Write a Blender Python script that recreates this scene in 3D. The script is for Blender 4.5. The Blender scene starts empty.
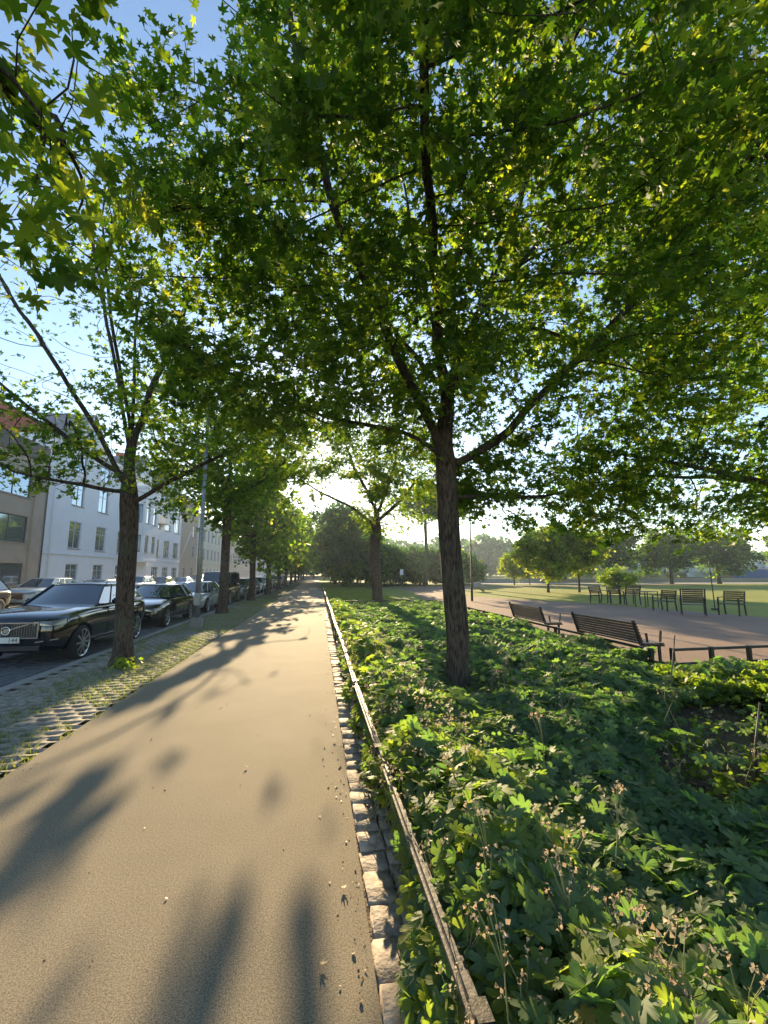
import bpy, bmesh, math, random
import numpy as np
from mathutils import Vector, Matrix
random.seed(7); RNG = np.random.default_rng(11)
S = bpy.context.scene
C = S.collection
R = math.radians
# ------------------------------------------------------------------ camera, sky, sun, exposure
cam_d = bpy.data.cameras.new("camera"); cam = bpy.data.objects.new("camera", cam_d); C.objects.link(cam)
cam.location = (0, 0, 1.75); cam.rotation_euler = (R(97.89), 0, R(-8.45))
cam_d.sensor_fit = 'VERTICAL'; cam_d.sensor_height = 36; cam_d.lens = 440 / 1024 * 36
cam_d.clip_start = .05; cam_d.clip_end = 6000
S.camera = cam
SUN_EL, SUN_AZ = 15.5, 0.33
W = bpy.data.worlds.new("World"); S.world = W; W.use_nodes = True
wn = W.node_tree.nodes; wl = W.node_tree.links
sky = wn.new('ShaderNodeTexSky'); sky.sky_type = 'NISHITA'; sky.sun_disc = False
sky.sun_elevation = R(SUN_EL); sky.sun_rotation = R(SUN_AZ); sky.air_density = 1.0; sky.dust_density = .2; sky.ozone_density = 1.6
wn['Background'].inputs[1].default_value = 0.105
wl.new(sky.outputs[0], wn['Background'].inputs[0])
sd = bpy.data.lights.new("sun", 'SUN'); sd.energy = 5.0; sd.angle = R(.42); sd.color = (1, .77, .45)
sun = bpy.data.objects.new("sun", sd); C.objects.link(sun)
SDIR = Vector((math.sin(R(SUN_AZ)) * math.cos(R(SUN_EL)), math.cos(R(SUN_AZ)) * math.cos(R(SUN_EL)), math.sin(R(SUN_EL))))
sun.rotation_euler = SDIR.to_track_quat('Z', 'Y').to_euler(); sun.location = (0, 60, 40)
vs = S.view_settings; vs.view_transform = 'Standard'; vs.look = 'None'; vs.exposure = 1.55; vs.gamma = 1
S.render.engine = 'CYCLES'; cy = S.cycles
cy.use_denoising = True; cy.max_bounces = 7; cy.diffuse_bounces = 3; cy.glossy_bounces = 2; cy.transmission_bounces = 4
cy.transparent_max_bounces = 6; cy.volume_bounces = 0; cy.caustics_reflective = False; cy.caustics_refractive = False
cy.sample_clamp_indirect = 6

# ------------------------------------------------------------------ materials
def newmat(name):
    m = bpy.data.materials.new(name); m.use_nodes = True
    return m, m.node_tree.nodes, m.node_tree.links, m.node_tree.nodes['Principled BSDF']
def mat(name, c1, c2=None, scale=8, rough=.8, bump=0, bscale=None, metal=0, spec=None, dist=.01, detail=6, ramp=(.35, .65), coat=0):
    m, n, l, p = newmat(name)
    p.inputs['Roughness'].default_value = rough; p.inputs['Metallic'].default_value = metal
    p.inputs['Base Color'].default_value = (*c1, 1)
    if spec is not None: p.inputs['Specular IOR Level'].default_value = spec
    if coat: p.inputs['Coat Weight'].default_value = coat; p.inputs['Coat Roughness'].default_value = .04
    tc = n.new('ShaderNodeTexCoord')
    if c2:
        t = n.new('ShaderNodeTexNoise'); t.inputs['Scale'].default_value = scale; t.inputs['Detail'].default_value = detail
        r = n.new('ShaderNodeValToRGB'); r.color_ramp.elements[0].position = ramp[0]; r.color_ramp.elements[1].position = ramp[1]
        r.color_ramp.elements[0].color = (*c1, 1); r.color_ramp.elements[1].color = (*c2, 1)
        l.new(tc.outputs['Object'], t.inputs['Vector']); l.new(t.outputs['Fac'], r.inputs[0]); l.new(r.outputs[0], p.inputs['Base Color'])
    if bump:
        b = n.new('ShaderNodeBump'); b.inputs['Strength'].default_value = bump; b.inputs['Distance'].default_value = dist
        t2 = n.new('ShaderNodeTexNoise'); t2.inputs['Scale'].default_value = bscale or scale * 3; t2.inputs['Detail'].default_value = 5
        l.new(tc.outputs['Object'], t2.inputs['Vector']); l.new(t2.outputs['Fac'], b.inputs['Height']); l.new(b.outputs[0], p.inputs['Normal'])
    return m
def leafmat(name, stops, tstops, trans=.5, rough=.55):
    """thin leaf: reflecting top mixed with a translucent body; colour from a per-leaf number"""
    m, n, l, p = newmat(name)
    out = n['Material Output']; a = n.new('ShaderNodeAttribute'); a.attribute_name = 'rnd'
    def rp(st):
        r = n.new('ShaderNodeValToRGB'); e = r.color_ramp.elements
        while len(e) < len(st): e.new(.5)
        for i, (q, c) in enumerate(st): e[i].position = q; e[i].color = (*c, 1)
        l.new(a.outputs['Fac'], r.inputs[0]); return r
    p.inputs['Roughness'].default_value = rough; p.inputs['Specular IOR Level'].default_value = .35
    l.new(rp(stops).outputs[0], p.inputs['Base Color'])
    t = n.new('ShaderNodeBsdfTranslucent'); l.new(rp(tstops).outputs[0], t.inputs['Color'])
    mx = n.new('ShaderNodeMixShader'); mx.inputs[0].default_value = trans
    l.new(p.outputs[0], mx.inputs[1]); l.new(t.outputs[0], mx.inputs[2]); l.new(mx.outputs[0], out.inputs['Surface'])
    return m
def ground_mat(name, layers, bumps, rough=.9):
    """layers: (scale, c_lo, c_hi, lo, hi, mix); bumps: (scale, strength, dist)"""
    m, n, l, p = newmat(name); p.inputs['Roughness'].default_value = rough; p.inputs['Specular IOR Level'].default_value = .25
    tc = n.new('ShaderNodeTexCoord'); cur = None
    for (sc, c0, c1, lo, hi, mixf) in layers:
        t = n.new('ShaderNodeTexNoise'); t.inputs['Scale'].default_value = sc; t.inputs['Detail'].default_value = 8 if sc < 60 else 1.5; t.inputs['Roughness'].default_value = .6
        l.new(tc.outputs['Object'], t.inputs['Vector'])
        r = n.new('ShaderNodeValToRGB'); r.color_ramp.elements[0].position = lo; r.color_ramp.elements[1].position = hi
        r.color_ramp.elements[0].color = (*c0, 1); r.color_ramp.elements[1].color = (*c1, 1)
        l.new(t.outputs['Fac'], r.inputs[0])
        if cur is None: cur = r.outputs[0]
        else:
            mx = n.new('ShaderNodeMix'); mx.data_type = 'RGBA'; mx.inputs[0].default_value = mixf
            l.new(cur, mx.inputs[6]); l.new(r.outputs[0], mx.inputs[7]); cur = mx.outputs[2]
    l.new(cur, p.inputs['Base Color']); nrm = None
    for (sc, st, di) in bumps:
        t = n.new('ShaderNodeTexNoise'); t.inputs['Scale'].default_value = sc; t.inputs['Detail'].default_value = 4
        l.new(tc.outputs['Object'], t.inputs['Vector'])
        b = n.new('ShaderNodeBump'); b.inputs['Strength'].default_value = st; b.inputs['Distance'].default_value = di
        l.new(t.outputs['Fac'], b.inputs['Height'])
        if nrm: l.new(nrm, b.inputs['Normal'])
        nrm = b.outputs[0]
    if nrm: l.new(nrm, p.inputs['Normal'])
    return m

M = {}
M['asphalt'] = ground_mat('asphalt', [(.8, (.175, .145, .105), (.24, .20, .145), .3, .7, 1), (72, (.03, .026, .02), (.54, .445, .32), .36, .64, .6), (300, (.03, .026, .02), (.60, .50, .36), .34, .66, .45), (1.3, (.12, .095, .065), (.33, .27, .19), .38, .72, .3), (150, (.03, .026, .02), (.46, .38, .27), .36, .64, .4)], [])
M['road'] = mat('road', (.05, .052, .056), (.08, .08, .084), 3, .85, .4, 60)
M['soil'] = ground_mat('soil', [(3, (.10, .08, .062), (.16, .125, .095), .3, .7, 1), (45, (.04, .03, .022), (.28, .22, .17), .35, .68, .5)], [(18, 1, .05), (80, .8, .015)])
M['gravel'] = ground_mat('gravel', [(.5, (.22, .135, .095), (.31, .20, .145), .3, .7, 1), (45, (.07, .045, .03), (.38, .27, .20), .35, .68, .5)], [(45, .7, .012), (5, .3, .03)])
M['lawn'] = ground_mat('lawn', [(.25, (.16, .20, .024), (.30, .29, .045), .3, .7, 1), (14, (.09, .14, .018), (.36, .34, .07), .3, .72, .5)], [(40, .9, .04), (9, .5, .05)])
M['verge'] = ground_mat('verge', [(2, (.06, .07, .02), (.12, .11, .05), .3, .7, 1), (50, (.03, .03, .015), (.16, .15, .06), .3, .7, .5)], [(60, .8, .02)])
M['paver'] = mat('paver', (.21, .19, .165), (.33, .30, .25), 14, .9, .6, 90, dist=.006)
M['granite'] = mat('granite', (.19, .18, .175), (.33, .31, .29), 40, .75, .5, 70, dist=.004)
M['sett'] = mat('sett', (.20, .155, .12), (.46, .37, .30), 14, .8, .9, 35, dist=.012)
M['bark'] = mat('bark', (.040, .030, .025), (.115, .09, .075), 7, .95, 1.0, 26, dist=.035, ramp=(.3, .75))
def barkmat():
    m, n, l, p = newmat('bark_ridged'); p.inputs['Roughness'].default_value = .95; p.inputs['Specular IOR Level'].default_value = .2
    tc = n.new('ShaderNodeTexCoord'); mp = n.new('ShaderNodeMapping'); mp.inputs['Scale'].default_value = (1, 1, .2); l.new(tc.outputs['Object'], mp.inputs[0])
    t = n.new('ShaderNodeTexNoise'); t.inputs['Scale'].default_value = 38; t.inputs['Detail'].default_value = 6; t.inputs['Roughness'].default_value = .65; l.new(mp.outputs[0], t.inputs['Vector'])
    r_ = n.new('ShaderNodeValToRGB'); e = r_.color_ramp.elements; e[0].position = .38; e[0].color = (.022, .016, .013, 1); e[1].position = .62; e[1].color = (.135, .100, .082, 1); l.new(t.outputs['Fac'], r_.inputs[0])
    t2 = n.new('ShaderNodeTexNoise'); t2.inputs['Scale'].default_value = 2.2; t2.inputs['Detail'].default_value = 5; l.new(tc.outputs['Object'], t2.inputs['Vector'])
    r2 = n.new('ShaderNodeValToRGB'); e = r2.color_ramp.elements; e[0].position = .52; e[0].color = (0, 0, 0, 1); e[1].position = .7; e[1].color = (.55, .55, .55, 1); l.new(t2.outputs['Fac'], r2.inputs[0])
    mx = n.new('ShaderNodeMix'); mx.data_type = 'RGBA'; l.new(r2.outputs[0], mx.inputs[0]); l.new(r_.outputs[0], mx.inputs[6]); mx.inputs[7].default_value = (.10, .105, .07, 1); l.new(mx.outputs[2], p.inputs['Base Color'])
    b = n.new('ShaderNodeBump'); b.inputs['Strength'].default_value = 1; b.inputs['Distance'].default_value = .045; l.new(t.outputs['Fac'], b.inputs['Height']); l.new(b.outputs[0], p.inputs['Normal'])
    return m
M['bark'] = barkmat()
M['bark_pale'] = mat('bark_pale', (.10, .085, .07), (.19, .165, .14), 9, .95, .8, 30, dist=.02)
M['wood'] = mat('wood', (.05, .042, .036), (.15, .125, .105), 14, .62, .7, 40, dist=.005)
M['dark_wood'] = mat('dark_wood', (.055, .032, .02), (.10, .06, .038), 6, .6, .4, 40, dist=.004)
M['iron'] = mat('iron', (.03, .03, .03), (.05, .045, .04), 20, .55, .3, 60, metal=.5)
M['zinc'] = mat('zinc', (.24, .25, .25), (.34, .35, .34), 12, .5, .2, 40, metal=.7)
M['concrete'] = mat('concrete', (.25, .24, .22), (.36, .34, .32), 6, .9, .4, 40)
M['maple'] = leafmat('maple', [(0, (.024, .052, .009)), (.5, (.046, .090, .013)), (.9, (.10, .155, .016)), (1, (.15, .17, .03))],
                     [(0, (.08, .22, .008)), (.5, (.19, .35, .014)), (.8, (.50, .66, .03)), (1, (.80, .80, .06))], .54)
M['far_leaf'] = leafmat('far_leaf', [(0, (.018, .055, .010)), (1, (.055, .12, .02))], [(0, (.06, .20, .015)), (1, (.18, .38, .03))], .35)
M['geranium'] = leafmat('geranium', [(0, (.10, .155, .085)), (.55, (.165, .235, .115)), (.9, (.15, .20, .035)), (1, (.30, .22, .05))],
                        [(0, (.14, .31, .05)), (.55, (.27, .48, .06)), (.9, (.52, .66, .05)), (1, (.70, .60, .07))], .52, .6)
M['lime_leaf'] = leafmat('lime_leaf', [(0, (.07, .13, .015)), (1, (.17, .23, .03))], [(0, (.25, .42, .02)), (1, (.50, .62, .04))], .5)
M['litter'] = leafmat('litter', [(0, (.10, .06, .03)), (1, (.36, .27, .16))], [(0, (.2, .12, .05)), (1, (.4, .3, .15))], .2)
M['blade'] = leafmat('blade', [(0, (.05, .10, .015)), (.6, (.10, .15, .02)), (1, (.24, .21, .07))], [(0, (.18, .33, .02)), (1, (.5, .5, .08))], .45)
M['stalk'] = mat('stalk', (.22, .24, .08), (.30, .24, .12), 20, .7)
M['seed'] = leafmat('seed', [(0, (.42, .30, .20)), (1, (.55, .44, .30))], [(0, (.5, .35, .2)), (1, (.7, .55, .35))], .35)
def paint(name, c, rough=.22): return mat('paint_' + name, c, rough=rough, coat=1, spec=.6)
M['p_navy'] = paint('navy', (.004, .006, .012), .12); M['p_black'] = paint('black', (.005, .005, .007), .12); M['p_silver'] = paint('silver', (.30, .33, .36)); M['p_white'] = paint('white', (.62, .62, .60))
M['p_brown'] = paint('brown', (.05, .04, .035)); M['p_blue'] = paint('blue', (.03, .07, .16)); M['p_grey'] = paint('grey', (.12, .13, .14)); M['p_red'] = paint('red', (.25, .03, .02))
M['carglass'] = mat('carglass', (.02, .03, .04), rough=.04, spec=1.0, coat=1)
M['tyre'] = mat('tyre', (.018, .018, .018), rough=.85); M['rim'] = mat('rim', (.45, .46, .48), rough=.3, metal=.9)
M['chrome'] = mat('chrome', (.6, .6, .62), rough=.15, metal=1); M['blackplastic'] = mat('blackplastic', (.015, .015, .016), rough=.6)
M['lampglass'] = mat('lampglass', (.14, .15, .17), rough=.1, spec=1, coat=1); M['plate'] = mat('plate', (.6, .6, .58), rough=.5)
M['winglass'] = mat('winglass', (.22, .30, .40), rough=.06, spec=1.0, metal=.75)
M['winframe'] = mat('winframe', (.50, .55, .64), rough=.6); M['winframe_dark'] = mat('winframe_dark', (.07, .06, .055), rough=.6)
M['curtain'] = mat('curtain', (.35, .34, .32), rough=.9)
M['roof'] = mat('roof_tin', (.20, .19, .19), (.27, .25, .25), 4, .6); M['red_wall'] = mat('red_wall', (.27, .075, .055), (.33, .10, .07), 8, .85)
M['white'] = mat('white_paint', (.72, .72, .72), (.62, .63, .64), 6, .6); M['bluepaint'] = mat('blue_paint', (.05, .14, .42), rough=.6)
M['redpaint'] = mat('red_paint', (.45, .06, .05), rough=.6)
def plaster(name, a, k=.88): return mat('plaster_' + name, a, tuple(x * k for x in a), 1.3, .9, .25, 40, dist=.01)
M['w_beige'] = plaster('beige', (.40, .33, .27)); M['w_white'] = plaster('white', (.76, .78, .84), .95); M['w_cream'] = plaster('cream', (.72, .67, .58))
M['w_pink'] = plaster('pink', (.62, .49, .42)); M['w_tan'] = plaster('tan', (.42, .34, .28)); M['w_pale'] = plaster('pale', (.72, .67, .62)); M['darkband'] = mat('darkband', (.055, .05, .05), rough=.7)

# ------------------------------------------------------------------ object helpers
def tag(o, label=None, cat=None, group=None, kind=None):
    if label: o['label'] = label
    if cat: o['category'] = cat
    if group: o['group'] = group
    if kind: o['kind'] = kind
    return o
def empty(name, loc=(0, 0, 0), rz=0):
    o = bpy.data.objects.new(name, None); C.objects.link(o); o.location = loc; o.rotation_euler = (0, 0, rz); o.empty_display_size = .2
    return o
def link(name, me, parent=None, mats=()):
    for m in mats: me.materials.append(M[m] if isinstance(m, str) else m)
    o = bpy.data.objects.new(name, me); C.objects.link(o)
    if parent: o.parent = parent
    return o
class MB:
    def __init__(s): s.b = bmesh.new()
    def box(s, x0, x1, y0, y1, z0, z1, mi=0):
        v = [s.b.verts.new(p) for p in ((x0, y0, z0), (x1, y0, z0), (x1, y1, z0), (x0, y1, z0), (x0, y0, z1), (x1, y0, z1), (x1, y1, z1), (x0, y1, z1))]
        for f in ((3, 2, 1, 0), (4, 5, 6, 7), (0, 1, 5, 4), (1, 2, 6, 5), (2, 3, 7, 6), (3, 0, 4, 7)): s.b.faces.new([v[i] for i in f]).material_index = mi
        return s
    def bar(s, a, b, w, h=None, up=(0, 0, 1), mi=0):
        a = Vector(a); b = Vector(b); h = h or w; d = (b - a).normalized(); u = Vector(up)
        if abs(d.dot(u)) > .98: u = Vector((0, 1, 0))
        r = d.cross(u).normalized(); u = r.cross(d).normalized(); vs_ = []
        for p in (a, b):
            for (i, j) in ((-1, -1), (1, -1), (1, 1), (-1, 1)): vs_.append(s.b.verts.new(p + r * (i * w / 2) + u * (j * h / 2)))
        for f in ((3, 2, 1, 0), (4, 5, 6, 7), (0, 1, 5, 4), (1, 2, 6, 5), (2, 3, 7, 6), (3, 0, 4, 7)): s.b.faces.new([vs_[i] for i in f]).material_index = mi
        return s
    def tube(s, pts, rad, n=8, mi=0, cap=True):
        pts = [Vector(p) for p in pts]; rings = []; prev = None
        for i, p in enumerate(pts):
            d = (pts[min(i + 1, len(pts) - 1)] - pts[max(i - 1, 0)]).normalized()
            u = prev if prev is not None else (Vector((1, 0, 0)) if abs(d.x) < .9 else Vector((0, 1, 0)))
            u = (u - d * u.dot(d)).normalized(); prev = u; w = d.cross(u)
            r = rad[i] if hasattr(rad, '__len__') else rad
            rings.append([s.b.verts.new(p + (u * math.cos(2 * math.pi * k / n) + w * math.sin(2 * math.pi * k / n)) * r) for k in range(n)])
        for a, b in zip(rings, rings[1:]):
            for k in range(n):
                f = s.b.faces.new((a[k], a[(k + 1) % n], b[(k + 1) % n], b[k])); f.smooth = True; f.material_index = mi
        if cap: s.b.faces.new(rings[0][::-1]).material_index = mi; s.b.faces.new(rings[-1]).material_index = mi
        return s
    def quad(s, *p, mi=0):
        s.b.faces.new([s.b.verts.new(q) for q in p]).material_index = mi; return s
    def bevel(s, w, seg=2):
        bmesh.ops.bevel(s.b, geom=s.b.edges[:], offset=w, segments=seg, affect='EDGES', clamp_overlap=True); return s
    def build(s, name, mats, parent=None, smooth=False):
        me = bpy.data.meshes.new(name)
        if smooth:
            for f in s.b.faces: f.smooth = True
        s.b.to_mesh(me); s.b.free()
        return link(name, me, parent, mats if isinstance(mats, (list, tuple)) else [mats])
def tri_mesh(name, V, F, rnd=None, smooth=False):
    me = bpy.data.meshes.new(name); k = F.shape[1]
    me.vertices.add(len(V)); me.vertices.foreach_set('co', np.ascontiguousarray(V, dtype=np.float32).ravel())
    me.loops.add(F.size); me.loops.foreach_set('vertex_index', np.ascontiguousarray(F, dtype=np.int32).ravel())
    me.polygons.add(len(F)); me.polygons.foreach_set('loop_start', np.arange(0, F.size, k, dtype=np.int32))
    if smooth: me.polygons.foreach_set('use_smooth', np.ones(len(F), dtype=bool))
    me.update(calc_edges=True)
    if rnd is not None:
        a = me.attributes.new('rnd', 'FLOAT', 'POINT'); a.data.foreach_set('value', np.ascontiguousarray(rnd, dtype=np.float32))
    return me
def sheet(name, pts, z, m, kind='structure'):
    b = MB(); b.b.faces.new([b.b.verts.new((x, y, z)) for x, y in pts])
    b.b.normal_update(); bmesh.ops.triangulate(b.b, faces=b.b.faces[:]); bmesh.ops.recalc_face_normals(b.b, faces=b.b.faces[:])
    for f in b.b.faces:
        if f.normal.z < 0: f.normal_flip()
    o = b.build(name, m); tag(o, kind=kind); return o

# ------------------------------------------------------------------ noise on arrays
def vnoise(x, y, seed=0):
    r = np.random.default_rng(seed).random((64, 64))
    def s(x, y):
        xi = np.floor(x).astype(int); yi = np.floor(y).astype(int); fx = x - xi; fy = y - yi
        fx = fx * fx * (3 - 2 * fx); fy = fy * fy * (3 - 2 * fy)
        g = lambda a, b: r[a % 64, b % 64]
        return (g(xi, yi) * (1 - fx) + g(xi + 1, yi) * fx) * (1 - fy) + (g(xi, yi + 1) * (1 - fx) + g(xi + 1, yi + 1) * fx) * fy
    return s(x, y) * .6 + s(x * 2.1 + 7, y * 2.1) * .28 + s(x * 4.3, y * 4.3 + 9) * .12

# ------------------------------------------------------------------ leaves
def leaf_template(outer, cup=.15, fold=.15):
    P = [(0, 0, 0)] + [(r * math.cos(R(a)), r * math.sin(R(a)), 0) for a, r in outer]
    P = np.array(P); rr = np.hypot(P[:, 0], P[:, 1]); P[:, 2] = -cup * rr ** 2 + fold * np.abs(P[:, 0])
    n = len(outer); F = np.array([(0, 1 + i, 1 + (i + 1) % n) for i in range(n)])
    return P, F
MAPLE = [(-90, .1), (-52, .42), (-14, .62), (8, .36), (38, .92), (62, .42), (90, 1.05), (118, .42), (142, .92), (172, .36), (194, .62), (232, .42)]
MAPLE_FINE = [(-90, .1), (-55, .4), (-30, .5), (-12, .72), (2, .5), (10, .36), (20, .62), (30, .72), (40, .98), (50, .72), (58, .66), (66, .42), (74, .68), (82, .78), (90, 1.1),
              (98, .78), (106, .68), (114, .42), (122, .66), (130, .72), (140, .98), (150, .72), (160, .62), (170, .36), (178, .5), (192, .72), (210, .5), (235, .4)]
SIMPLE = [(-90, .5), (-20, .62), (35, .8), (90, 1.0), (145, .8), (200, .62)]
GER = [(-90, .12)]
for i in range(7):
    a = -58 + 49.4 * i
    GER += [(a - 22, .50 if i else .6), (a - 15, .80), (a - 8, .92), (a - 4, .86), (a, 1.0), (a + 4, .86), (a + 8, .92), (a + 15, .80)]
GER += [(258, .5)]
GER_LO = [(-90, .15)] + sum([[(-58 + 49.4 * i - 23, .55), (-58 + 49.4 * i - 10, .9), (-58 + 49.4 * i + 8, .95)] for i in range(7)], [])
def scatter_leaves(name, pos, nrm, size, outer, rnd, parent, m, cups=((.1, .1), (.28, .2), (.0, .3)), smooth=False, kind=None, yaw=None):
    n = len(pos)
    if n == 0: return None
    nrm = nrm / np.linalg.norm(nrm, axis=1, keepdims=True)
    a = RNG.random(n) * 2 * np.pi if yaw is None else yaw
    t = np.stack([np.cos(a), np.sin(a), np.zeros(n)], 1)
    t = t - nrm * (t * nrm).sum(1, keepdims=True); t /= np.linalg.norm(t, axis=1, keepdims=True) + 1e-9
    b = np.cross(nrm, t); Vs = []; Fs = []; Rs = []; off = 0
    pick = RNG.integers(0, len(cups), n)
    for k, (c, f) in enumerate(cups):
        P, F = leaf_template(outer, c, f); idx = np.where(pick == k)[0]
        if len(idx) == 0: continue
        sc = size[idx][:, None, None]; wx = (.8 + .35 * RNG.random(len(idx)))[:, None, None]
        V = pos[idx][:, None, :] + sc * (P[None, :, 0:1] * wx * t[idx][:, None, :] + P[None, :, 1:2] * b[idx][:, None, :] + P[None, :, 2:3] * nrm[idx][:, None, :])
        nv = len(P); Vs.append(V.reshape(-1, 3)); Fs.append((F[None] + (np.arange(len(idx)) * nv)[:, None, None]).reshape(-1, 3) + off)
        Rs.append(np.repeat(rnd[idx], nv)); off += len(idx) * nv
    me = tri_mesh(name, np.concatenate(Vs), np.concatenate(Fs), np.concatenate(Rs), smooth)
    o = link(name, me, parent, [m])
    if kind: o['kind'] = kind
    return o

# ------------------------------------------------------------------ where sunlight reaches the ground: leaves are left out so that the gaps of the crowns line up with the sun
COT = 1 / math.tan(R(SUN_EL))
def seg_d(x, y, a, b):
    ax, ay = a; bx, by = b; dx, dy = bx - ax, by - ay; t = np.clip(((x - ax) * dx + (y - ay) * dy) / (dx * dx + dy * dy), 0, 1)
    return np.hypot(x - ax - t * dx, y - ay - t * dy)
STREAKS = [((-1.7, 2.6), (-1.92, 4.6), .11), ((-1.42, 2.9), (-1.58, 4.2), .06), ((-.52, 1.2), (-.45, 2.8), .12), ((-.04, 1.2), (0, 2.7), .07),
           ((-2.6, 6.6), (-2.1, 9.2), .22), ((-2.2, 8.2), (-1.6, 12.5), .25), ((-.9, 13.8), (0, 14.6), .3), ((-2.4, 12.6), (-1.2, 15), .4)]
def keepmask(P):
    x, y, z = P[:, 0], P[:, 1], P[:, 2]; u = RNG.random(len(P)); k = np.ones(len(P), bool)
    xs = x - z * COT * math.sin(R(SUN_AZ)); ys = y - z * COT
    streak = np.zeros(len(P), bool)
    for a, b, w in STREAKS: streak |= seg_d(xs, ys, a, b) < w
    lit = (xs > -3.5 + .5 * (ys < 6)) & (xs < .6) & (ys > .3) & (ys < 14.6)
    k &= ~(lit & ~streak & (u < .985))
    far = (xs > -2.8) & (xs < .6) & (ys >= 14.6) & (ys < 60); nz = vnoise(xs * .9 + 5, ys * .35, 5)
    k &= ~(far & (nz > .5) & (u < .9)); k &= ~(far & (u < .2))
    zz = np.maximum(z - .45, 0); yb = y - zz * COT; xb = xs; nb = vnoise(xb * 1.6, yb * .7, 9)
    k &= ~((np.hypot(xs + .04, (ys + 6.3) * .28) < .12 + .75 * vnoise(x * 3 + 1, z * 3 + y, 44)) & (u < .86))
    b1 = (xb > .4) & (xb < 1.3 + .9 * nb) & (yb > .4) & (yb < 19); k &= ~(b1 & (u < .97))
    b2 = (xb >= 1.2) & (xb < 5.6) & (yb > 7.2) & (yb < 19); k &= ~(b2 & (nb > .42) & (u < .9))
    b3 = (xb >= 4.6) & (xb < 12) & (yb > 4.2) & (yb < 7.5); k &= ~(b3 & (u < .97))
    b4 = (xb >= 1.2) & (xb < 5) & (yb > .5) & (yb < 7.2); k &= ~(b4 & (nb > .52) & (u < .9))
    b5 = (xb >= 5.6) & (xb < 9.5) & (yb > 7.5) & (yb < 22); k &= ~(b5 & (nb > .35) & (u < .93))
    k &= np.linalg.norm(P - np.array([0, 0, 1.75]), axis=1) > 1.9
    return k

# ------------------------------------------------------------------ trees
def resample(poly, step):
    poly = [np.array(p, float) for p in poly]; out = [poly[0]]
    for a, b in zip(poly, poly[1:]):
        L = np.linalg.norm(b - a); n = max(1, int(round(L / step)))
        for i in range(1, n + 1): out.append(a + (b - a) * i / n)
    return out
def grow(polys, att, step=.3, kill=.45, infl=3.0, iters=90, tropism=(0, 0, .05), rs=None):
    rs = rs or np.random.default_rng(3); N = []; par = []
    for k, poly in enumerate(polys):
        pts = resample(poly, step)
        if k == 0: N.append(pts[0]); par.append(-1); last = 0; st = 1
        else: last = int(np.argmin(np.linalg.norm(np.array(N) - pts[0], axis=1))); st = 1
        for p in pts[st:]:
            q = p + (rs.normal(0, .025, 3) if k else np.zeros(3)); N.append(q); par.append(last); last = len(N) - 1
    N = np.array(N); par = list(par); att = att.copy()
    d = np.linalg.norm(att[:, None] - N[None], axis=2); near = d.argmin(1); nd = d.min(1); trop = np.array(tropism)
    for it in range(iters):
        act = nd < infl
        if not act.any(): break
        ids = near[act]; dirs = att[act] - N[ids]; dirs /= np.linalg.norm(dirs, axis=1, keepdims=True) + 1e-9
        u, inv = np.unique(ids, return_inverse=True); D = np.zeros((len(u), 3)); np.add.at(D, inv, dirs)
        D = D / (np.linalg.norm(D, axis=1, keepdims=True) + 1e-9) + trop + rs.normal(0, .12, D.shape); D /= np.linalg.norm(D, axis=1, keepdims=True)
        new = N[u] + D * step; base = len(N); N = np.concatenate([N, new]); par += list(u)
        dd = np.linalg.norm(att[:, None] - new[None], axis=2); m = dd.min(1); am = dd.argmin(1); better = m < nd
        near[better] = base + am[better]; nd[better] = m[better]; alive = nd > kill
        att = att[alive]; near = near[alive]; nd = nd[alive]
        if len(att) == 0: break
    return N, np.array(par)
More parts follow.
